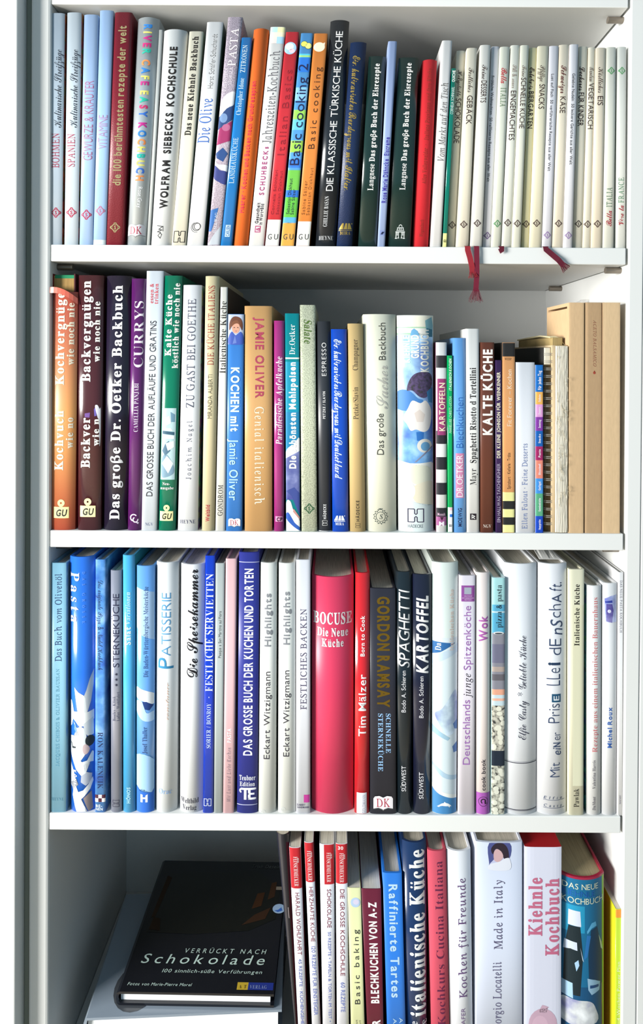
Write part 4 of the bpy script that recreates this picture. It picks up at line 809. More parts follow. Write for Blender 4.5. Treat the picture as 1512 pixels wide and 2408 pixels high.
B(3, 'cloudy blue book with black script about pizza and chequered band', 222.7, 248, 224, 248.3, 1316, '5898dc', 'cloud', b=.001, prints=[T('Das originale Pizza & Nudel Kochbuch', 'C', '142a5c', 315, 1035, 40, .5, 'd'), T('RON KALENUIK', 'R', '122454', 1530, 1985, 40, .5, 'd'), Bd('f0ece8', 2030, 2088), Bd('4c1c34', 2030, 2058, 0, .33, 'ink', 1), Bd('4c1c34', 2030, 2058, .66, 1, 'ink', 1), Bd('4c1c34', 2058, 2088, .33, .66, 'ink', 1), Wd('BE-', 'SB', 'd4e4f4', 2118, 56, 22, .4), Wd('NEN', 'SB', 'd4e4f4', 2144, 60, 22, .42)], **HB)
B(3, 'slim silver-grey book with dark capitals and three stars', 259.6, 285.5, 258.7, 285, 1341.7, 'b0b4c6', 'metal', b=.0022, e=2.6, prints=[T('STERNEKÜCHE', 'S', '242848', 425, 1020, 50, .52), T('★★★', 'S', '1c1c38', 1055, 1170, 22, .56, 'u', .6), T('Bouley · Klink', 'R', '4c5068', 1245, 1445, 22, .34), T('Lafer · Wohlfahrt', 'R', '4c5068', 1210, 1445, 22, .7), Em('h', '2c2c44', 2100, 26, .5, 26, 1)], **HB)
B(3, 'sky blue glossy book with white lettering about salads', 287.6, 317, 287, 315.6, 1306, '4cb0e8', 'gloss', b=.003, e=2.4, side='28a0b0', prints=[T('Variationen', 'RBI', 'b4e4f8', 415, 680, 38, .48), T('Salat', 'SB', 'd4f0fa', 690, 840, 42, .48), T('HÖNOS', 'SB', 'a8dcf4', 1970, 2100, 28, .5)], **HB)
B(3, 'blue jacketed book with white plate swirl and navy serif lettering', 318.8, 360.8, 319.5, 362, 1331, '6aa8f0', 'gloss', b=.0035, e=2.4, prints=[Pc('a8ccf4', [(0, 380), (1, 420), (1, 800), (.3, 760), (0, 700)], 0, 'ink'), Pc('e8eef4', [(0, 1180), (.3, 1190), (1, 1230), (1, 1310), (.5, 1290), (0, 1260)], 1), Pc('10387c', [(.35, 1290), (.6, 1290), (.98, 1320), (.75, 1360), (.5, 1350)], 2), Pc('b4d4f6', [(0, 1290), (.35, 1290), (.6, 1380), (1, 1370), (1, 1440), (.4, 1440), (0, 1370)], 1), Pc('a4ccf2', [(0, 1720), (1, 1760), (1, 2005), (.4, 1985), (.1, 1995), (0, 1960)], 1), Pc('2a6cd0', [(0, 1975), (.15, 2000), (.9, 2015), (1, 2000), (1, 2215), (0, 2215)], 2), T('Die Baden-Württembergische Meisterküche', 'R', '183068', 370, 1095, 34, .55), T('Josef Thaller', 'R', '183068', 1490, 1705, 36, .5), Em('m', 'ecf2fa', 2060, 32, .47, 38)], **HB)
B(3, 'thick white book with thin blue lettering PATISSERIE', 362.5, 413, 365.2, 417, 1323, 'ecf0f2', 'satin', b=.0065, e=2.2, prints=[T('P', 'S', '3088b8', 930, 1035, 125, .48), T('ATISSERIE', 'SL', '4c98cc', 415, 930, 74, .5), T('constance', 'C', 'e4c4b4', 1140, 1440, 26, .56), Wd('Orac', 'R', '8cb0e0', 2005, 110, 40, .5)], **HB)
B(3, 'thick white book with black script lettering and small serif foot lines', 420, 475, 423, 479.5, 1327.5, 'f0f2f5', 'satin', b=.0065, e=2.2, prints=[T('Die Speisekammer', 'CB', '16141c', 235, 1115, 84, .53), Wd('Weltbild', 'R', '2c2c40', 2080, 148, 40, .45), Wd('Verlag', 'R', '2c2c40', 2134, 116, 38, .45)], **HB)
B(3, 'slim royal blue book with white serif capitals about napkins', 476.5, 501, 482.4, 506, 1307, '0a3cc8', 'gloss', b=.001, prints=[T('FESTLICHE SERVIETTEN', 'R', 'e4ecfa', 265, 1210, 58, .5), T('SORIER / BONROY', 'R', 'd0e0fa', 1300, 1660, 34, .5), T('·', 'SB', 'e4ecfa', 1245, 1262, 26, .5), Em('h', 'e4ecfa', 2090, 28, .46)], **HB)
B(3, 'slim plain grey book with tiny black lettering', 502.7, 523, 506.8, 528.5, 1324.6, 'b3bcbc', 'matte', b=.0008, prints=[T('Pasqua a San Martino sul Fiora', 'S', '3c4444', 565, 940, 22, .52)], **HB)
B(3, 'slim pale pink book with small white capitals PASTA', 524, 549.7, 530.5, 556.8, 1314, 'eabfc4', 'cloth', b=.001, prints=[T('PASTA', 'SB', 'fcf4f4', 1500, 1615, 32, .5), T('Mit Lust und Liebe Kochen', 'RI', '84707a', 1655, 2090, 30, .5, 'u', .15)], **HB)
B(3, 'dark blue book with white rounded capitals about cakes and two thin lines', 556.5, 605, 561.5, 610, 1299, '2c3494', 'satin', b=.0022, e=3, prints=[T('DAS GROSSE BUCH DER KUCHEN UND TORTEN', 'SB', 'eef0fa', 225, 1720, 70, .5), Bd('c8cce8', 174, 179), Bd('c8cce8', 2108, 2113), Wd('Teubner', 'RB', 'eef0fa', 1895, 132, 40, .5), Wd('Edition', 'RB', 'eef0fa', 1945, 124, 36, .5), Em('te', 'f0f2fa', 2022, 68, .5, 56)], **HB)
def hl(label, bl, br, tl, tr, yt, a, b_, c, d, ye):
    B(3, label, bl, br, tl, tr, yt, 'edefea', 'satin', b=.0035, e=2.6, prints=[T('Highlights', 'SB', '8c8f96', a, b_, 50, .47), T('Eckart Witzigmann', 'S', '403c44', c, d, 48, .47), Em('swirl', 'c8ccc8', ye, 40, .45, 32)], **HB)
hl('white book with grey bold lettering Highlights beside dark blue cake book', 606, 647.6, 612, 650.6, 1323.7, 420, 855, 1045, 1750, 2165)
hl('white book with grey bold lettering Highlights beside white festive baking book', 653, 694.5, 655, 694, 1324.6, 405, 840, 1035, 1730, 2145)
B(3, 'white book with grey serif capitals about festive baking and magenta square', 695.8, 729.6, 696, 730, 1316.6, 'e8eaf2', 'satin', b=.0012, prints=[T('FESTLICHES BACKEN', 'RU', '58506a', 545, 1355, 48, .52), Bd('c03c94', 2030, 2092, .55, .96), Wd('ZABERT', 'SB', '5c5870', 2110, 70, 14, .35), Wd('SANDMANN', 'SB', '5c5870', 2130, 96, 14, .5)], **HB)
B(3, 'very thick crimson book with bold white title set level', 732, 831.8, 732.5, 832.5, 1357, 'de3c62', 'satin', b=.009, e=2.2, prints=[Wd('BOCUSE', 'X', 'f4eef0', 625, 318, 92, .5), Wd('Die Neue', 'X', 'f4eef0', 735, 255, 66, .5), Wd('Küche', 'X', 'f4eef0', 820, 182, 62, .5)], **HB)
B(3, 'bright red book with white lettering Born to Cook and white foot label', 833.3, 868.6, 836, 870, 1347.3, 'd8222c', 'gloss', b=.003, e=2.4, prints=[T('Born to Cook', 'SB', 'f6eeee', 600, 930, 34, .5), T('Tim Mälzer', 'SM', 'f6eeee', 1065, 1570, 60, .5), Bd('eeecf2', 2015, 2190, .15, .82), T('GOLDMANN', 'SB', 'c8c8d4', 2030, 2180, 26, .62)], **HB)
B(3, 'thick black book with gold block capitals and pale blue serif lettering', 870.3, 932, 870.3, 930.8, 1383.6, '2c2c38', 'satin', b=.0015, dep=.2, hard=True, prints=[T('GORDON RAMSAY', 'XB', '9a7a2a', 445, 1340, 96, .53, 'd'), T('SCHNELLE', 'RB', '9cc8f4', 1380, 1700, 38, .7, 'd'), T('STERNEKÜCHE', 'RB', '9cc8f4', 1380, 1845, 38, .4, 'd'), Em('dk', 'b03048', 2100, 78, .5, 78)])
def bodo(label, bl, br, tl, tr, yt, col, ttl, st, a, b_, cap, c, d, e_, f_):
    B(3, label, bl, br, tl, tr, yt, col, 'gloss', b=.0035, e=2.4, prints=[T(ttl, st, 'f4f4f4', a, b_, cap, .5), T('Bodo A. Schieren', 'S', 'e8e8ec', c, d, 34, .45), T('SÜDWEST', 'S', 'e8e8ec', e_, f_, 34, .45)], **HB)
bodo('black-green book with thin white slanted capitals SPAGHETTI', 933.8, 969, 931.4, 969.5, 1345, '18242c', 'SPAGHETTI', 'SI', 405, 1025, 86, 1040, 1375, 1800, 2005)
bodo('black-blue book with fat white slanted capitals KARTOFFEL', 973, 1012, 970.6, 1015.5, 1351, '181c34', 'KARTOFFEL', 'SBI', 440, 1070, 94, 1085, 1420, 1850, 2065)
B(3, 'thick pale book with faded plate picture and white dolphin emblem', 1017, 1075, 1017, 1079.4, 1323, 'e6f0ea', 'gloss', b=.005, e=2.4, prints=[Bd('dceaf0', 780, None), Pc('2a6aa8', [(0, 812), (.3, 815), (.9, 825), (.3, 895), (0, 915)], 1), Pc('c8dcec', [(0, 930), (.9, 850), (1, 830), (1, 900), (0, 1000)], 1), Pc('c0d4e4', [(.1, 1390), (.4, 1340), (.9, 1200), (1, 1300), (1, 1500), (.6, 1560), (.3, 1480)], 1, 'cloud'), Pc('5c84c0', [(.82, 1470), (1, 1440), (1, 1520), (.88, 1510)], 2), Pc('5c84c0', [(.8, 1650), (1, 1620), (1, 1700), (.85, 1700)], 2), Pc('a4c8dc', [(0, 1480), (.3, 1530), (.7, 1580), (.6, 1600), (0, 1540)], 2), Pc('b4d0e4', [(0, 1780), (.5, 1860), (1, 1890), (1, 1920), (.4, 1890), (0, 1800)], 1), Pc('f0f4f0', [(0, 1945), (.3, 2000), (1, 2045), (1, 2070), (.3, 2030), (0, 1980)], 2), Pc('4488c0', [(0, 1975), (.3, 2030), (1, 2072), (1, 2215), (0, 2215)], 1), T('Da', 'RB', 'f4f6f4', 820, 885, 44, .22), T('italienischen Küche', 'RB', 'ecd4c8', 390, 885, 34, .74), Em('dolphin', 'f4f6f6', 2112, 58, .48, 44)], **HB)
B(3, 'pale lilac-white book with violet lettering and violet square label', 1078, 1116.4, 1080.3, 1118.3, 1353.5, 'eee8f2', 'satin', b=.0012, prints=[T('Deutschlands', 'S', 'a06cb4', 1270, 1795, 56, .46), T('junge', 'RI', '2c2030', 1065, 1255, 56, .5), T('Spitzenköche', 'S', 'a06cb4', 520, 1040, 56, .5), Bd('904c9c', 362, 490, .12, .96), Bd('a4acbc', 378, 432, .3, .75, 'ink', 1), Wd('DEUTSCHE', 'SB', 'd8b8e0', 446, 62, 9, .54), Wd('SPITZENKÖCHE', 'SB', 'd8b8e0', 462, 96, 9, .54), Wd('EDITION', 'SB', 'd8b8e0', 476, 56, 9, .54)], **HB)
B(3, 'white and peach slim book with violet lettering Wok and violet foot', 1120, 1153, 1120, 1153, 1346.7, 'f2e6e2', 'satin', b=.003, e=2.4, prints=[T('Wok', 'SB', 'b060b0', 600, 815, 72, .5), T('cook book', 'SM', '342c34', 1745, 2000, 32, .5), Bd('a858b0', 2015, None), Em('at', '1c1420', 2085, 42)], **HB)
PST = [Bd('a8dce0', None, 515), Bd('58acd0', 515, 740), Bd('c8e4ec', 568, 580, 0, 1, 'ink', 1), Bd('8c8c98', 740, 1190), Bd('74748c', 830, 980, 0, 1, 'ink', 1), Bd('b4a49c', 1010, 1050, 0, 1, 'ink', 1), Bd('68646c', 1070, 1120, 0, 1, 'ink', 1), Bd('ecac90', 1190, 1235, 0, 1, 'ink', 1), Bd('cce0e8', 1235, 1320), Bd('f0b8a0', 1262, 1282, 0, 1, 'ink', 1), Bd('d4d0c0', 1320, 1680, 0, 1, 'spots'), Bd('1c2838', 1680, 1800), Bd('d0d0c0', 1800, None, 0, 1, 'spots')]
rnd = random.Random(3)
for i in range(9): PST.append(Dc('ecead8', 1345 + i * 38, rnd.uniform(18, 30), rnd.uniform(.15, .85), rnd.uniform(16, 26), i))
for i in range(13): PST.append(Dc('e6e6d6', 1840 + i * 28, rnd.uniform(16, 26), rnd.uniform(.12, .88), rnd.uniform(14, 22), i))
B(3, 'slim book with photographs of pasta shapes and black lettering', 1155, 1187, 1157.5, 1188.6, 1358.5, 'b8dce0', 'gloss', b=.001, prints=PST + [T('pizza & pasta', 'R', '182430', 355, 700, 42, .5), Dc('e8ecec', 742, 42, .5, 12), Dc('50545c', 745, 32, .5, 7, 1)], **HB)
B(3, 'thick white book with fine script lettering and two pairs of lines', 1187.3, 1264.6, 1189, 1265.5, 1326, 'f0f3f8', 'satin', b=.006, e=2.3, prints=[T('Elfie Casty * Geliebte Küche', 'C', '4c4c5c', 765, 1600, 62, .52), Bd('2c2c3c', 1776, 1782), Bd('6c6c7c', 1768, 1770), Bd('2c2c3c', 2150, 2156), Bd('6c6c7c', 2160, 2162)], **HB)
HW = '3c4c6c'
r, sp = B(3, 'thick white book with playful hand-drawn lettering', 1265.8, 1335.4, 1269, 1336.8, 1326, 'f3f4f8', 'satin', b=.006, e=2.3, prints=[T('Mit', 'SL', HW, 1770, 1895, 80, .56), T('ei', 'SI', HW, 1662, 1722, 72, .62), T('N', 'SB', HW, 1612, 1655, 60, .62), T('er', 'SL', HW, 1530, 1600, 72, .6), T('Pris', 'SL', HW, 1300, 1465, 92, .52), Bd('1f5678', 1228, 1294, .44, .76), T('E', 'SM', 'e8eef4', 1238, 1284, 46, .6), T('LLe', 'SL', HW, 1015, 1165, 110, .5), T('i', 'XB', '243c5c', 968, 1008, 100, .5), T('dE', 'SL', HW, 780, 925, 100, .56), T('nS', 'SI', HW, 640, 765, 100, .6), T('ch', 'SL', HW, 505, 625, 100, .54), T('A', 'S', HW, 425, 505, 80, .6), T('ft.', 'SI', HW, 335, 415, 100, .56), Wd('Elfie', 'SI', HW, 2056, 150, 22, .5, .6), Bd(HW, 2073, 2076, .18, .92), Wd('Casty', 'SI', HW, 2118, 150, 22, .5, .6), Bd(HW, 2136, 2139, .18, .92)], **HB)
# crumpled jacket edge on top of it
V = []; o = sp.o
for i in range(9):
    f = i / 8; x = sp.xl(sp.zt) + (sp.xr(sp.zt) - sp.xl(sp.zt)) * (.1 + .7 * f)
    for yy in (.012, .05, .09):
        V.append(Vector((x + random.uniform(-.001, .001), sp.Y0 + yy, sp.zt + .0005 + (random.uniform(.004, .011) if yy > .02 else .001))) - o)
Fc = [(3 * i + j, 3 * i + j + 1, 3 * i + j + 4, 3 * i + j + 3) for i in range(8) for j in range(2)]
me = mesh_from('crumpled_jacket', V, Fc, [mat('f0f0ee', 'satin')]); ob = obj('crumpled_jacket', me, r)
md = ob.modifiers.new('thickness', 'SOLIDIFY'); md.thickness = .0004
B(3, 'cream book with bold black serif lettering Italienische Küche above Pawlak', 1337.5, 1372.8, 1338.2, 1375, 1339, 'f0eccf', 'matte', b=.0012, prints=[Bd('e6e4c6', 520, 1960, .25, .99), T('Italienische Küche', 'RB', '18140f', 350, 845, 40, .5), T('Pawlak', 'R', '1c1814', 1980, 2130, 42, .5)], **HB)
B(3, 'white book with pink serif lettering and colourful patterned side', 1381, 1416, 1381, 1417.5, 1377.7, 'f1f1f0', 'satin', b=.004, e=2.4, side='*2c98a0', prints=[T('Rezepte aus einem italienischen Bauernhaus', 'R', 'd4787c', 455, 1695, 40, .5), T('Valentina Harris', 'R', '4c4850', 1755, 1985, 24, .45), T('DuMont', 'R', '4c4850', 2045, 2155, 24, .45)], **HB)
B(3, 'white book with blue lettering and small blue picture', 1417.5, 1451, 1419.4, 1453.5, 1371.8, 'eff0f2', 'satin', b=.003, e=2.4, prints=[T('Michel Roux', 'SB', '3c68b8', 1330, 1660, 34, .45), Pc('a8b4e0', [(.1, 470), (.5, 445), (.95, 435), (.95, 655), (.15, 658)], 0, 'cloud'), Pc('2c3c98', [(.12, 490), (.6, 480), (.62, 500), (.15, 505)], 1), Pc('58509c', [(.2, 510), (.6, 510), (.7, 560), (.6, 660), (.2, 650)], 1, 'cloud'), Dc('d4d4ec', 568, 14, .4, 14, 3)], **HB)
B(3, 'very slim white book with tiny grey capitals against the side panel', 1452.2, 1463.7, 1455, 1466.6, 1346, 'f3f3f4', 'satin', b=.0006, side='eeeef0', prints=[T('DAS NEUE PASTA KOCHBUCH', 'RU', '7c7888', 320, 740, 20, .5, 'd'), T('|GRÄFE|', 'S', '7c7888', 2035, 2105, 12, .5, 'd')], **HB)

# ================================================================== bottom row
HB4 = dict(hard=True, dep=.22, yb=2408)
# two books lying flat on top of another
def lying(label, x0, x1, y0, y1, z0, z1, rz, cover, kind, pages, tops=()):
    cx, cy = (x0 + x1) / 2, y0
    root = empty('cookbook', (cx, cy, z0), label, 'book'); root.rotation_euler.z = rz
    w, d, h = (x1 - x0) / 2, y1 - y0, z1 - z0; t = min(.0028, h * .17)
    # case: bottom board, rounded spine on the left, top board
    prof = [(w, 0), (-w + .004, 0), (-w + .0008, h * .12), (-w, h * .5), (-w + .0008, h * .88), (-w + .004, h), (w, h)]
    inn = [(w, t), (-w + .005, t), (-w + .0035, h * .22), (-w + .0027, h * .5), (-w + .0035, h * .78), (-w + .005, h - t), (w, h - t)]
    V, Fc = [], []; n = len(prof)
    for y in (0, d): V += [(x, y, z) for x, z in prof]
    for y in (0, d): V += [(x, y, z) for x, z in inn]
    for i in range(n - 1):
        Fc += [(i, i + 1, i + 1 + n, i + n), (2 * n + i, 3 * n + i, 3 * n + i + 1, 2 * n + i + 1), (i, 2 * n + i, 2 * n + i + 1, i + 1), (i + n, i + 1 + n, 3 * n + i + 1, 3 * n + i)]
    Fc += [(0, n, 3 * n, 2 * n), (n - 1, 3 * n - 1, 4 * n - 1, 2 * n - 1)]
    obj('cover', mesh_from('cover', V, Fc, [mat(cover, kind)]), root)
    me = box_mesh('page_block', -w + .0045, w - .0045, .004, d - .004, t, h - t, mat(pages, 'leaf'))
    obj('page_block', me, root)
    def top(name, prim, m, e_=.0003):
        V, Fc = prim
        bm = bmesh.new(); bv = [bm.verts.new((x, y, h + e_)) for x, y in V]
        for f in Fc:
            try: bm.faces.new([bv[i] for i in f])
            except ValueError: pass
        for f in bm.faces:
            f.normal_update()
            if f.normal.z < 0: f.normal_flip()
        me = bpy.data.meshes.new(name); bm.to_mesh(me); bm.free(); me.materials.append(m)
        return obj(name, me, root)
    return root, top, w, d
def leaf_mat():
    m = mat('eceef0', 'paperh'); nt = m.node_tree; N = nt.nodes; b = N['Principled BSDF']
    tc, mp, nz, rp = N.new('ShaderNodeTexCoord'), N.new('ShaderNodeMapping'), N.new('ShaderNodeTexNoise'), N.new('ShaderNodeValToRGB')
    mp.inputs['Scale'].default_value = (20, 20, 1800); nz.inputs['Scale'].default_value = 1
    rp.color_ramp.elements[0].position = .3; rp.color_ramp.elements[0].color = (.55, .57, .62, 1); rp.color_ramp.elements[1].position = .55; rp.color_ramp.elements[1].color = (.84, .85, .86, 1)
    for a, c in ((tc.outputs['Object'], mp.inputs[0]), (mp.outputs[0], nz.inputs['Vector']), (nz.outputs[0], rp.inputs[0]), (rp.outputs[0], b.inputs['Base Color'])): nt.links.new(a, c)
    return m
MATS[('eceef0', 'leaf')] = leaf_mat()
ZS = ROW[4][0]
sx0, sx1 = P(199, 2385, .008)[0], P(662, 2385, .008)[0]
ztop = P(430, 2378, .011)[1]
lying('plain grey book at the bottom of the flat stack', sx0 + .004, sx1 - .006, .012, .2, ZS, ztop - .046, 0, '5c6068', 'satin', 'eceef0')
r, top, w, d = lying('silver-grey glossy book lying flat beneath a black chocolate book', sx0, sx1, .008, .178, ztop - .046, ztop, .05, '8d9aa8', 'gloss', 'eceef0')
top('printed_disc', disc(-w + .052, .034, .026, .03), mat('4a4e54', 'gloss'))
cx0, cx1 = P(272, 2336, .016)[0], P(644, 2336, .016)[0]
zt2 = P(455, 2335, .016)[1]
r, top, w, d = lying('black book about chocolate lying flat on a silver-grey book', cx0, cx1, .016, .212, ztop + .0006, zt2, -.012, '16181f', 'gloss', 'eceef0')
LT = mat('c4dcd4', 'ink')
def ttop(s, st, xa_, xb_, yc, cap, tr=0.0, m=LT): top('lettering', word(s, st, (xa_ + xb_) / 2, yc, xb_ - xa_, cap, tr), m, .0005)
k_ = 2 * w / 372.0
X = lambda px: -w + (px - 272) * k_           # along the cover, as read near its front edge
ttop('VERRÜCKT NACH', 'SI', X(407), X(613), .0528, .0060, .45)
ttop('Schokolade', 'SI', X(305), X(613), .0415, .0122, .3)
ttop('100 sinnlich-süße Verführungen', 'SI', X(366), X(610), .0262, .0044, .1)
ttop('Fotos von Marie-Pierre Morel', 'SI', X(293), X(446), .0092, .0036, .06)
top('colour_band', rect(X(555), .0045, X(581), .0135), mat('c8a830', 'ink'))
top('colour_band', rect(X(581), .0045, X(641), .0135), mat('1c3088', 'ink'))
ttop('A T', 'R', X(559), X(577), .008, .004, .2, mat('5c4820', 'ink')); ttop('VERLAG', 'R', X(585), X(626), .008, .004, .1, mat('90a0d0', 'ink'))
ttop('Trish Deseine', 'SI', X(540), X(632), .187, .006, .1, mat('5c6464', 'ink'))
top('cover_picture', poly([(X(296), .078), (X(300), .172), (X(560), .178), (X(632), .15), (X(628), .1), (X(560), .082), (X(420), .076)]), mat('131512', 'gloss'), .0002)
for q, c in (([(X(300), .082), (X(330), .08), (X(322), .098), (X(303), .1)], '38220f'), ([(X(560), .115), (X(585), .12), (X(590), .142), (X(570), .14)], '42250c'), ([(X(600), .13), (X(618), .135), (X(620), .16), (X(606), .158)], '3c2410'), ([(X(540), .09), (X(600), .1), (X(612), .118), (X(570), .106)], '3a2210'), ([(X(296), .1), (X(306), .1), (X(318), .165), (X(304), .168)], '3a2410')):
    top('picture_patch', poly(q), mat(c, 'ink'), .00034)
top('picture_patch', disc(X(634), .116, .0085, .0075), mat('a8c8ec', 'ink'), .00042); top('picture_patch', poly([(X(622), .113), (X(632), .114), (X(640), .118), (X(644), .113), (X(632), .1105)]), mat('3c70cc', 'ink'), .0005)
top('picture_patch', rect(X(620), .1465, X(643), .152), mat('8c8478', 'ink'), .00042)
# leaning magazines
r, sp = B(4, 'black leaning magazine beside the flat stack of books', 692, 699.6, 649, 678.5, 1962, '20202c', 'gloss', dep=.21, yb=2408, y0=.006, b=.004, e=2, name='magazine', cat='magazine')
z_, w_ = sp.z(1070), sp.xr(sp.z(1070)) - sp.xl(sp.z(1070))
v, f_ = tube([sp.map(w_ * .6, z_ + dz, e_) for dz, e_ in ((.0058, -.0002), (.0056, .0005), (-.0056, .0005), (-.0058, -.0002))], .0004, 6)
obj('staple', mesh_from('staple', v, f_, [mat('c8c8cc', 'metal')]), r)
DRK, BLU = '8a3a4c', '6878c4'
def mag(label, bl, br, tl, tr, yt, red, ry, fy, main, sub, u0=0, extra=()):
    ps = [Bd('c4202c', None, ry, u0, 1), T('FEINSCHMECKER', 'R', 'f4e8e8', fy[0], fy[1], 46, .5 + u0 * .4, 'd'), T('DER', 'R', 'f4e8e8', fy[0] + 15, fy[0] + 70, 16, .74 + u0 * .2, 'd')]
    for s, st, c, a, b_, cap in main + sub: ps.append(T(s, st, c, a, b_, cap, .52 + u0 * .3, 'd'))
    B(4, label, bl, br, tl, tr, yt, 'eeeef4', 'gloss', dep=.21, yb=2408, b=.0016, e=3, side='8c1c34', name='magazine', cat='magazine', prints=ps + list(extra))
mag('white-spined gourmet magazine, red top, beside the black leaning magazine', 700.3, 722, 679.6, 707.3, 1993, 'c4202c', 800, (445, 775), [('HARALD WOHLFAHRT', 'S', DRK, 845, 1540, 46)], [('45 REZEPTE · KÜCHENGEHEIMNISSE', 'S', BLU, 1580, 2500, 34)])
mag('white-spined magazine with red top lettered HERZHAFTE KÜCHE', 733, 754, 715, 737, 1981, 'c4202c', 730, (380, 715), [('HERZHAFTE KÜCHE', 'S', DRK, 780, 1395, 44)], [('120 REZEPTE FÜR EINSTEIGER', 'S', BLU, 1440, 2210, 42)])
mag('white-spined magazine with red top lettered SCHOKOLADE', 758.5, 788, 751, 786, 1985.6, 'c4202c', 755, (400, 730), [('SCHOKOLADE', 'S', DRK, 805, 1240, 44)], [('50 REZEPTE • TAFELN & TORTEN IM TEST • TIPPS', 'S', BLU, 1280, 2420, 32)], .3)
mag('white-spined magazine with red top numbered 30', 792, 820.5, 789, 817, 1984.5, 'c4202c', 748, (405, 735), [('DIE GROSSE KOCHSCHULE', 'S', DRK, 805, 1775, 48)], [('60 REZEPTE', 'S', BLU, 1840, 2175, 46)], 0, [Wd('30', 'SB', 'f6eeee', 350, 66, 36, .42)])
B(4, 'pale yellow paperback with thin dark lettering and pale blue spot', 825, 857.6, 817.5, 848.5, 2088, 'e9ebb4', 'satin', dep=.19, yb=2408, prints=[T('Basic baking', 'S', '3c3c38', 1250, 2090, 58, .52, 'u', .25), Dc('b8d0ec', 955, 55, .56, 55), Dc('d8d4ec', 950, 34, .6, 30, 1), T('Sebastian Dickhaut', 'S', '6c6c50', 2255, 2700, 22, .4), T('Cornelia Schinharl', 'S', '6c6c50', 2265, 2700, 22, .66)])
B(4, 'dark maroon book with fat white capitals about tray cakes', 863, 902, 849.5, 896.5, 2090, '6c1430', 'satin', dep=.19, yb=2408, prints=[T('BLECHKUCHEN VON A-Z', 'XB', 'f6f2f2', 945, 2080, 88, .52), T('DR. OETKER', 'XB', 'f6f2f2', 2250, 2900, 88, .55)])
B(4, 'bright blue book with pale bold lettering read downwards', 910, 954.3, 900, 945.5, 2053, '2c80e4', 'satin', b=.0012, prints=[T('Raffinierte Tartes', 'SB', 'c0e0f6', 745, 2020, 96, .52, 'd'), T('Alfons', 'S', 'c0e0f6', 2230, 2480, 38, .75, 'd'), T('Anna', 'S', 'c0e0f6', 2240, 2430, 38, .42, 'd')], **HB4)
B(4, 'thick navy book with large fat white serif lettering', 955.6, 1004.8, 946, 1003.6, 1981, '14305c', 'gloss', b=.005, e=2.3, prints=[T('italienische Küche', 'X', 'f6f6f6', 360, 2235, 168, .58), T('Die', 'RB', 'f0f2f4', 2272, 2440, 78, .36), T('große', 'RB', 'f0f2f4', 2272, 2600, 78, .84)], **HB4)
B(4, 'rose-red book with dark script-like serif lettering', 1015, 1057.5, 1005.3, 1049.8, 2001.5, 'd05064', 'cloth', b=.003, e=2.6, prints=[T('Kochkurs Cucina Italiana', 'R', '6c2048', 490, 2330, 84, .56)], **HB4)
B(4, 'white book with mauve serif lettering about cooking for friends', 1059, 1113.5, 1051.2, 1108.5, 2001.5, 'eef0f6', 'satin', b=.005, e=2.3, prints=[T('Kochen für Freunde', 'RU', '6c5080', 680, 2025, 88, .58), T('JOHANN LAFER', 'S', '806890', 2125, 2720, 46, .56)], **HB4)
B(4, 'very thick pale lavender book with small portrait and serif lettering', 1119.3, 1229, 1119.3, 1229.5, 1981, 'dde4f6', 'satin', b=.002, e=4, prints=[T('Made in Italy', 'RU', '605c7c', 700, 1480, 92, .47), T('Giorgio Locatelli', 'RU', '605c7c', 1610, 2420, 92, .45),
  Bd('c8ccec', 292, 590, .28, .72), Pc('4c5490', [(.28, 295), (.72, 295), (.72, 460), (.55, 400), (.3, 520), (.28, 520)], 1), Pc('2c2030', [(.32, 360), (.42, 300), (.58, 300), (.68, 360), (.7, 460), (.6, 470), (.55, 400), (.42, 360), (.36, 420)], 2), Pc('d4b0b4', [(.38, 400), (.44, 360), (.54, 390), (.58, 450), (.5, 500), (.42, 500), (.38, 470)], 3), Pc('e6eaf6', [(.28, 590), (.3, 530), (.5, 500), (.62, 465), (.72, 470), (.72, 590)], 4)], **HB4)
r, sp = B(4, 'thick white slipcased book with red top and pink fat serif lettering', 1233.5, 1319.8, 1234, 1321.3, 1992, 'dfe2f4', 'satin', closed=True, topcol='b81c24', dep=.22, yb=2408, b=.001, e=5, prints=[T('Kiehnle', 'X', 'c86c8c', 670, 1335, 150, .28), T('Kochbuch', 'X', 'c86c8c', 680, 1555, 150, .74), Dc('ccaabe', 2310, 160, .5, 180), Pc('ccaabe', [(.4, 2170), (.46, 2110), (.5, 2095), (.66, 2120), (.56, 2140), (.6, 2180)], 0), Dc('d8b4c8', 2330, 90, .42, 120, 1)])
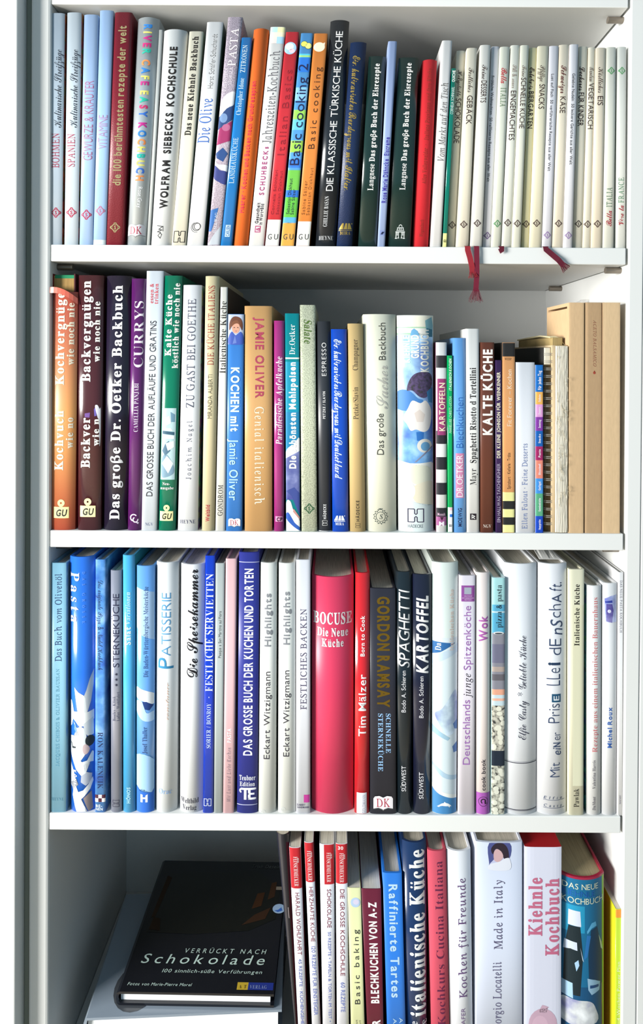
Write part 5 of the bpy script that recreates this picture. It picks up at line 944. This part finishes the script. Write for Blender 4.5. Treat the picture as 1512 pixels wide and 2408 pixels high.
BOT = [Bd('0c6c98', None, None, .02, .93), Bd('1e96c0', 1000, 1300, .04, .5, 'ink', 1), Bd('0a507c', 1900, None, .02, .93, 'ink', 1), Pc('8cc448', [(.93, 700), (.99, 700), (.99, 2400), (.95, 2400), (.94, 1500)], 0),
  Pc('d4dcec', [(.16, 1055), (.4, 1060), (.42, 1230), (.15, 1225)], 2), Pc('10242c', ((.16, 1230), (.4, 1230), (.46, 1560), (.4, 2000), (.05, 2000), (.08, 1500)), 2), Pc('ccd8ec', [(.08, 1400), (.33, 1410), (.34, 1500), (.2, 1490), (.06, 1510)], 3), Pc('a8ccec', [(.28, 1640), (.36, 1600), (.38, 1660), (.32, 1730)], 4), Pc('b8d0e4', [(.4, 1460), (.44, 1540), (.48, 1620), (.45, 1600)], 4), Pc('5cb0dc', ((.55, 1280), (.66, 1190), (.76, 1180), (.78, 1230), (.66, 1250), (.56, 1310)), 3), Pc('2474b8', [(.48, 1600), (.55, 1320), (.64, 1330), (.56, 1560)], 3), Pc('083858', ((.64, 1270), (.8, 1240), (.94, 1560), (.94, 1900), (.6, 1900), (.58, 1560)), 2), Pc('c0d4bc', [(.84, 1340), (.92, 1440), (.96, 1540), (.9, 1500)], 4), Pc('9cc4e0', ((.56, 1800), (.74, 1830), (.88, 1870), (.86, 1960), (.66, 1990), (.58, 1930)), 4), Pc('1c4c80', [(.62, 1880), (.84, 1890), (.84, 1920), (.62, 1915)], 5), Pc('a8cce8', [(.03, 1860), (.24, 1870), (.25, 2040), (.03, 2020)], 4), Pc('d4d8dc', [(.02, 2060), (.3, 2050), (.62, 2060), (.76, 2150), (.78, 2310), (.02, 2310)], 5, 'cloud')]
B(4, 'thick teal-blue book with bottle photograph and red spine edge', 1322.2, 1428, 1322.2, 1428, 2064, 'a81c3c', 'gloss', b=.009, e=2.2, side='b01c40', pages='c2b088', dep=.2, hard=True, yb=2408,
  prints=[Bd('0c6c98', 705, None, .02, .93)] + BOT[1:] + [Wd('DAS NEUE', 'S', 'dce4cc', 785, 400, 62, .43), Wd('KIEHNLE', 'S', '1460b0', 865, 370, 62, .38), Wd('KOCHBUCH', 'S', 'dce4cc', 945, 470, 66, .49)])
B(4, 'slim lime yellow paperback with orange top edge', 1446.5, 1461.5, 1447.5, 1462.5, 2138, 'c8e23c', 'gloss', dep=.16, yb=2408, y0=.003, side='e0e020', prints=[Bd('f09c3c', None, 1125), T('4 Wochen Power Plan', 'SM', 'e8f4b8', 1610, 2270, 36, .5)])
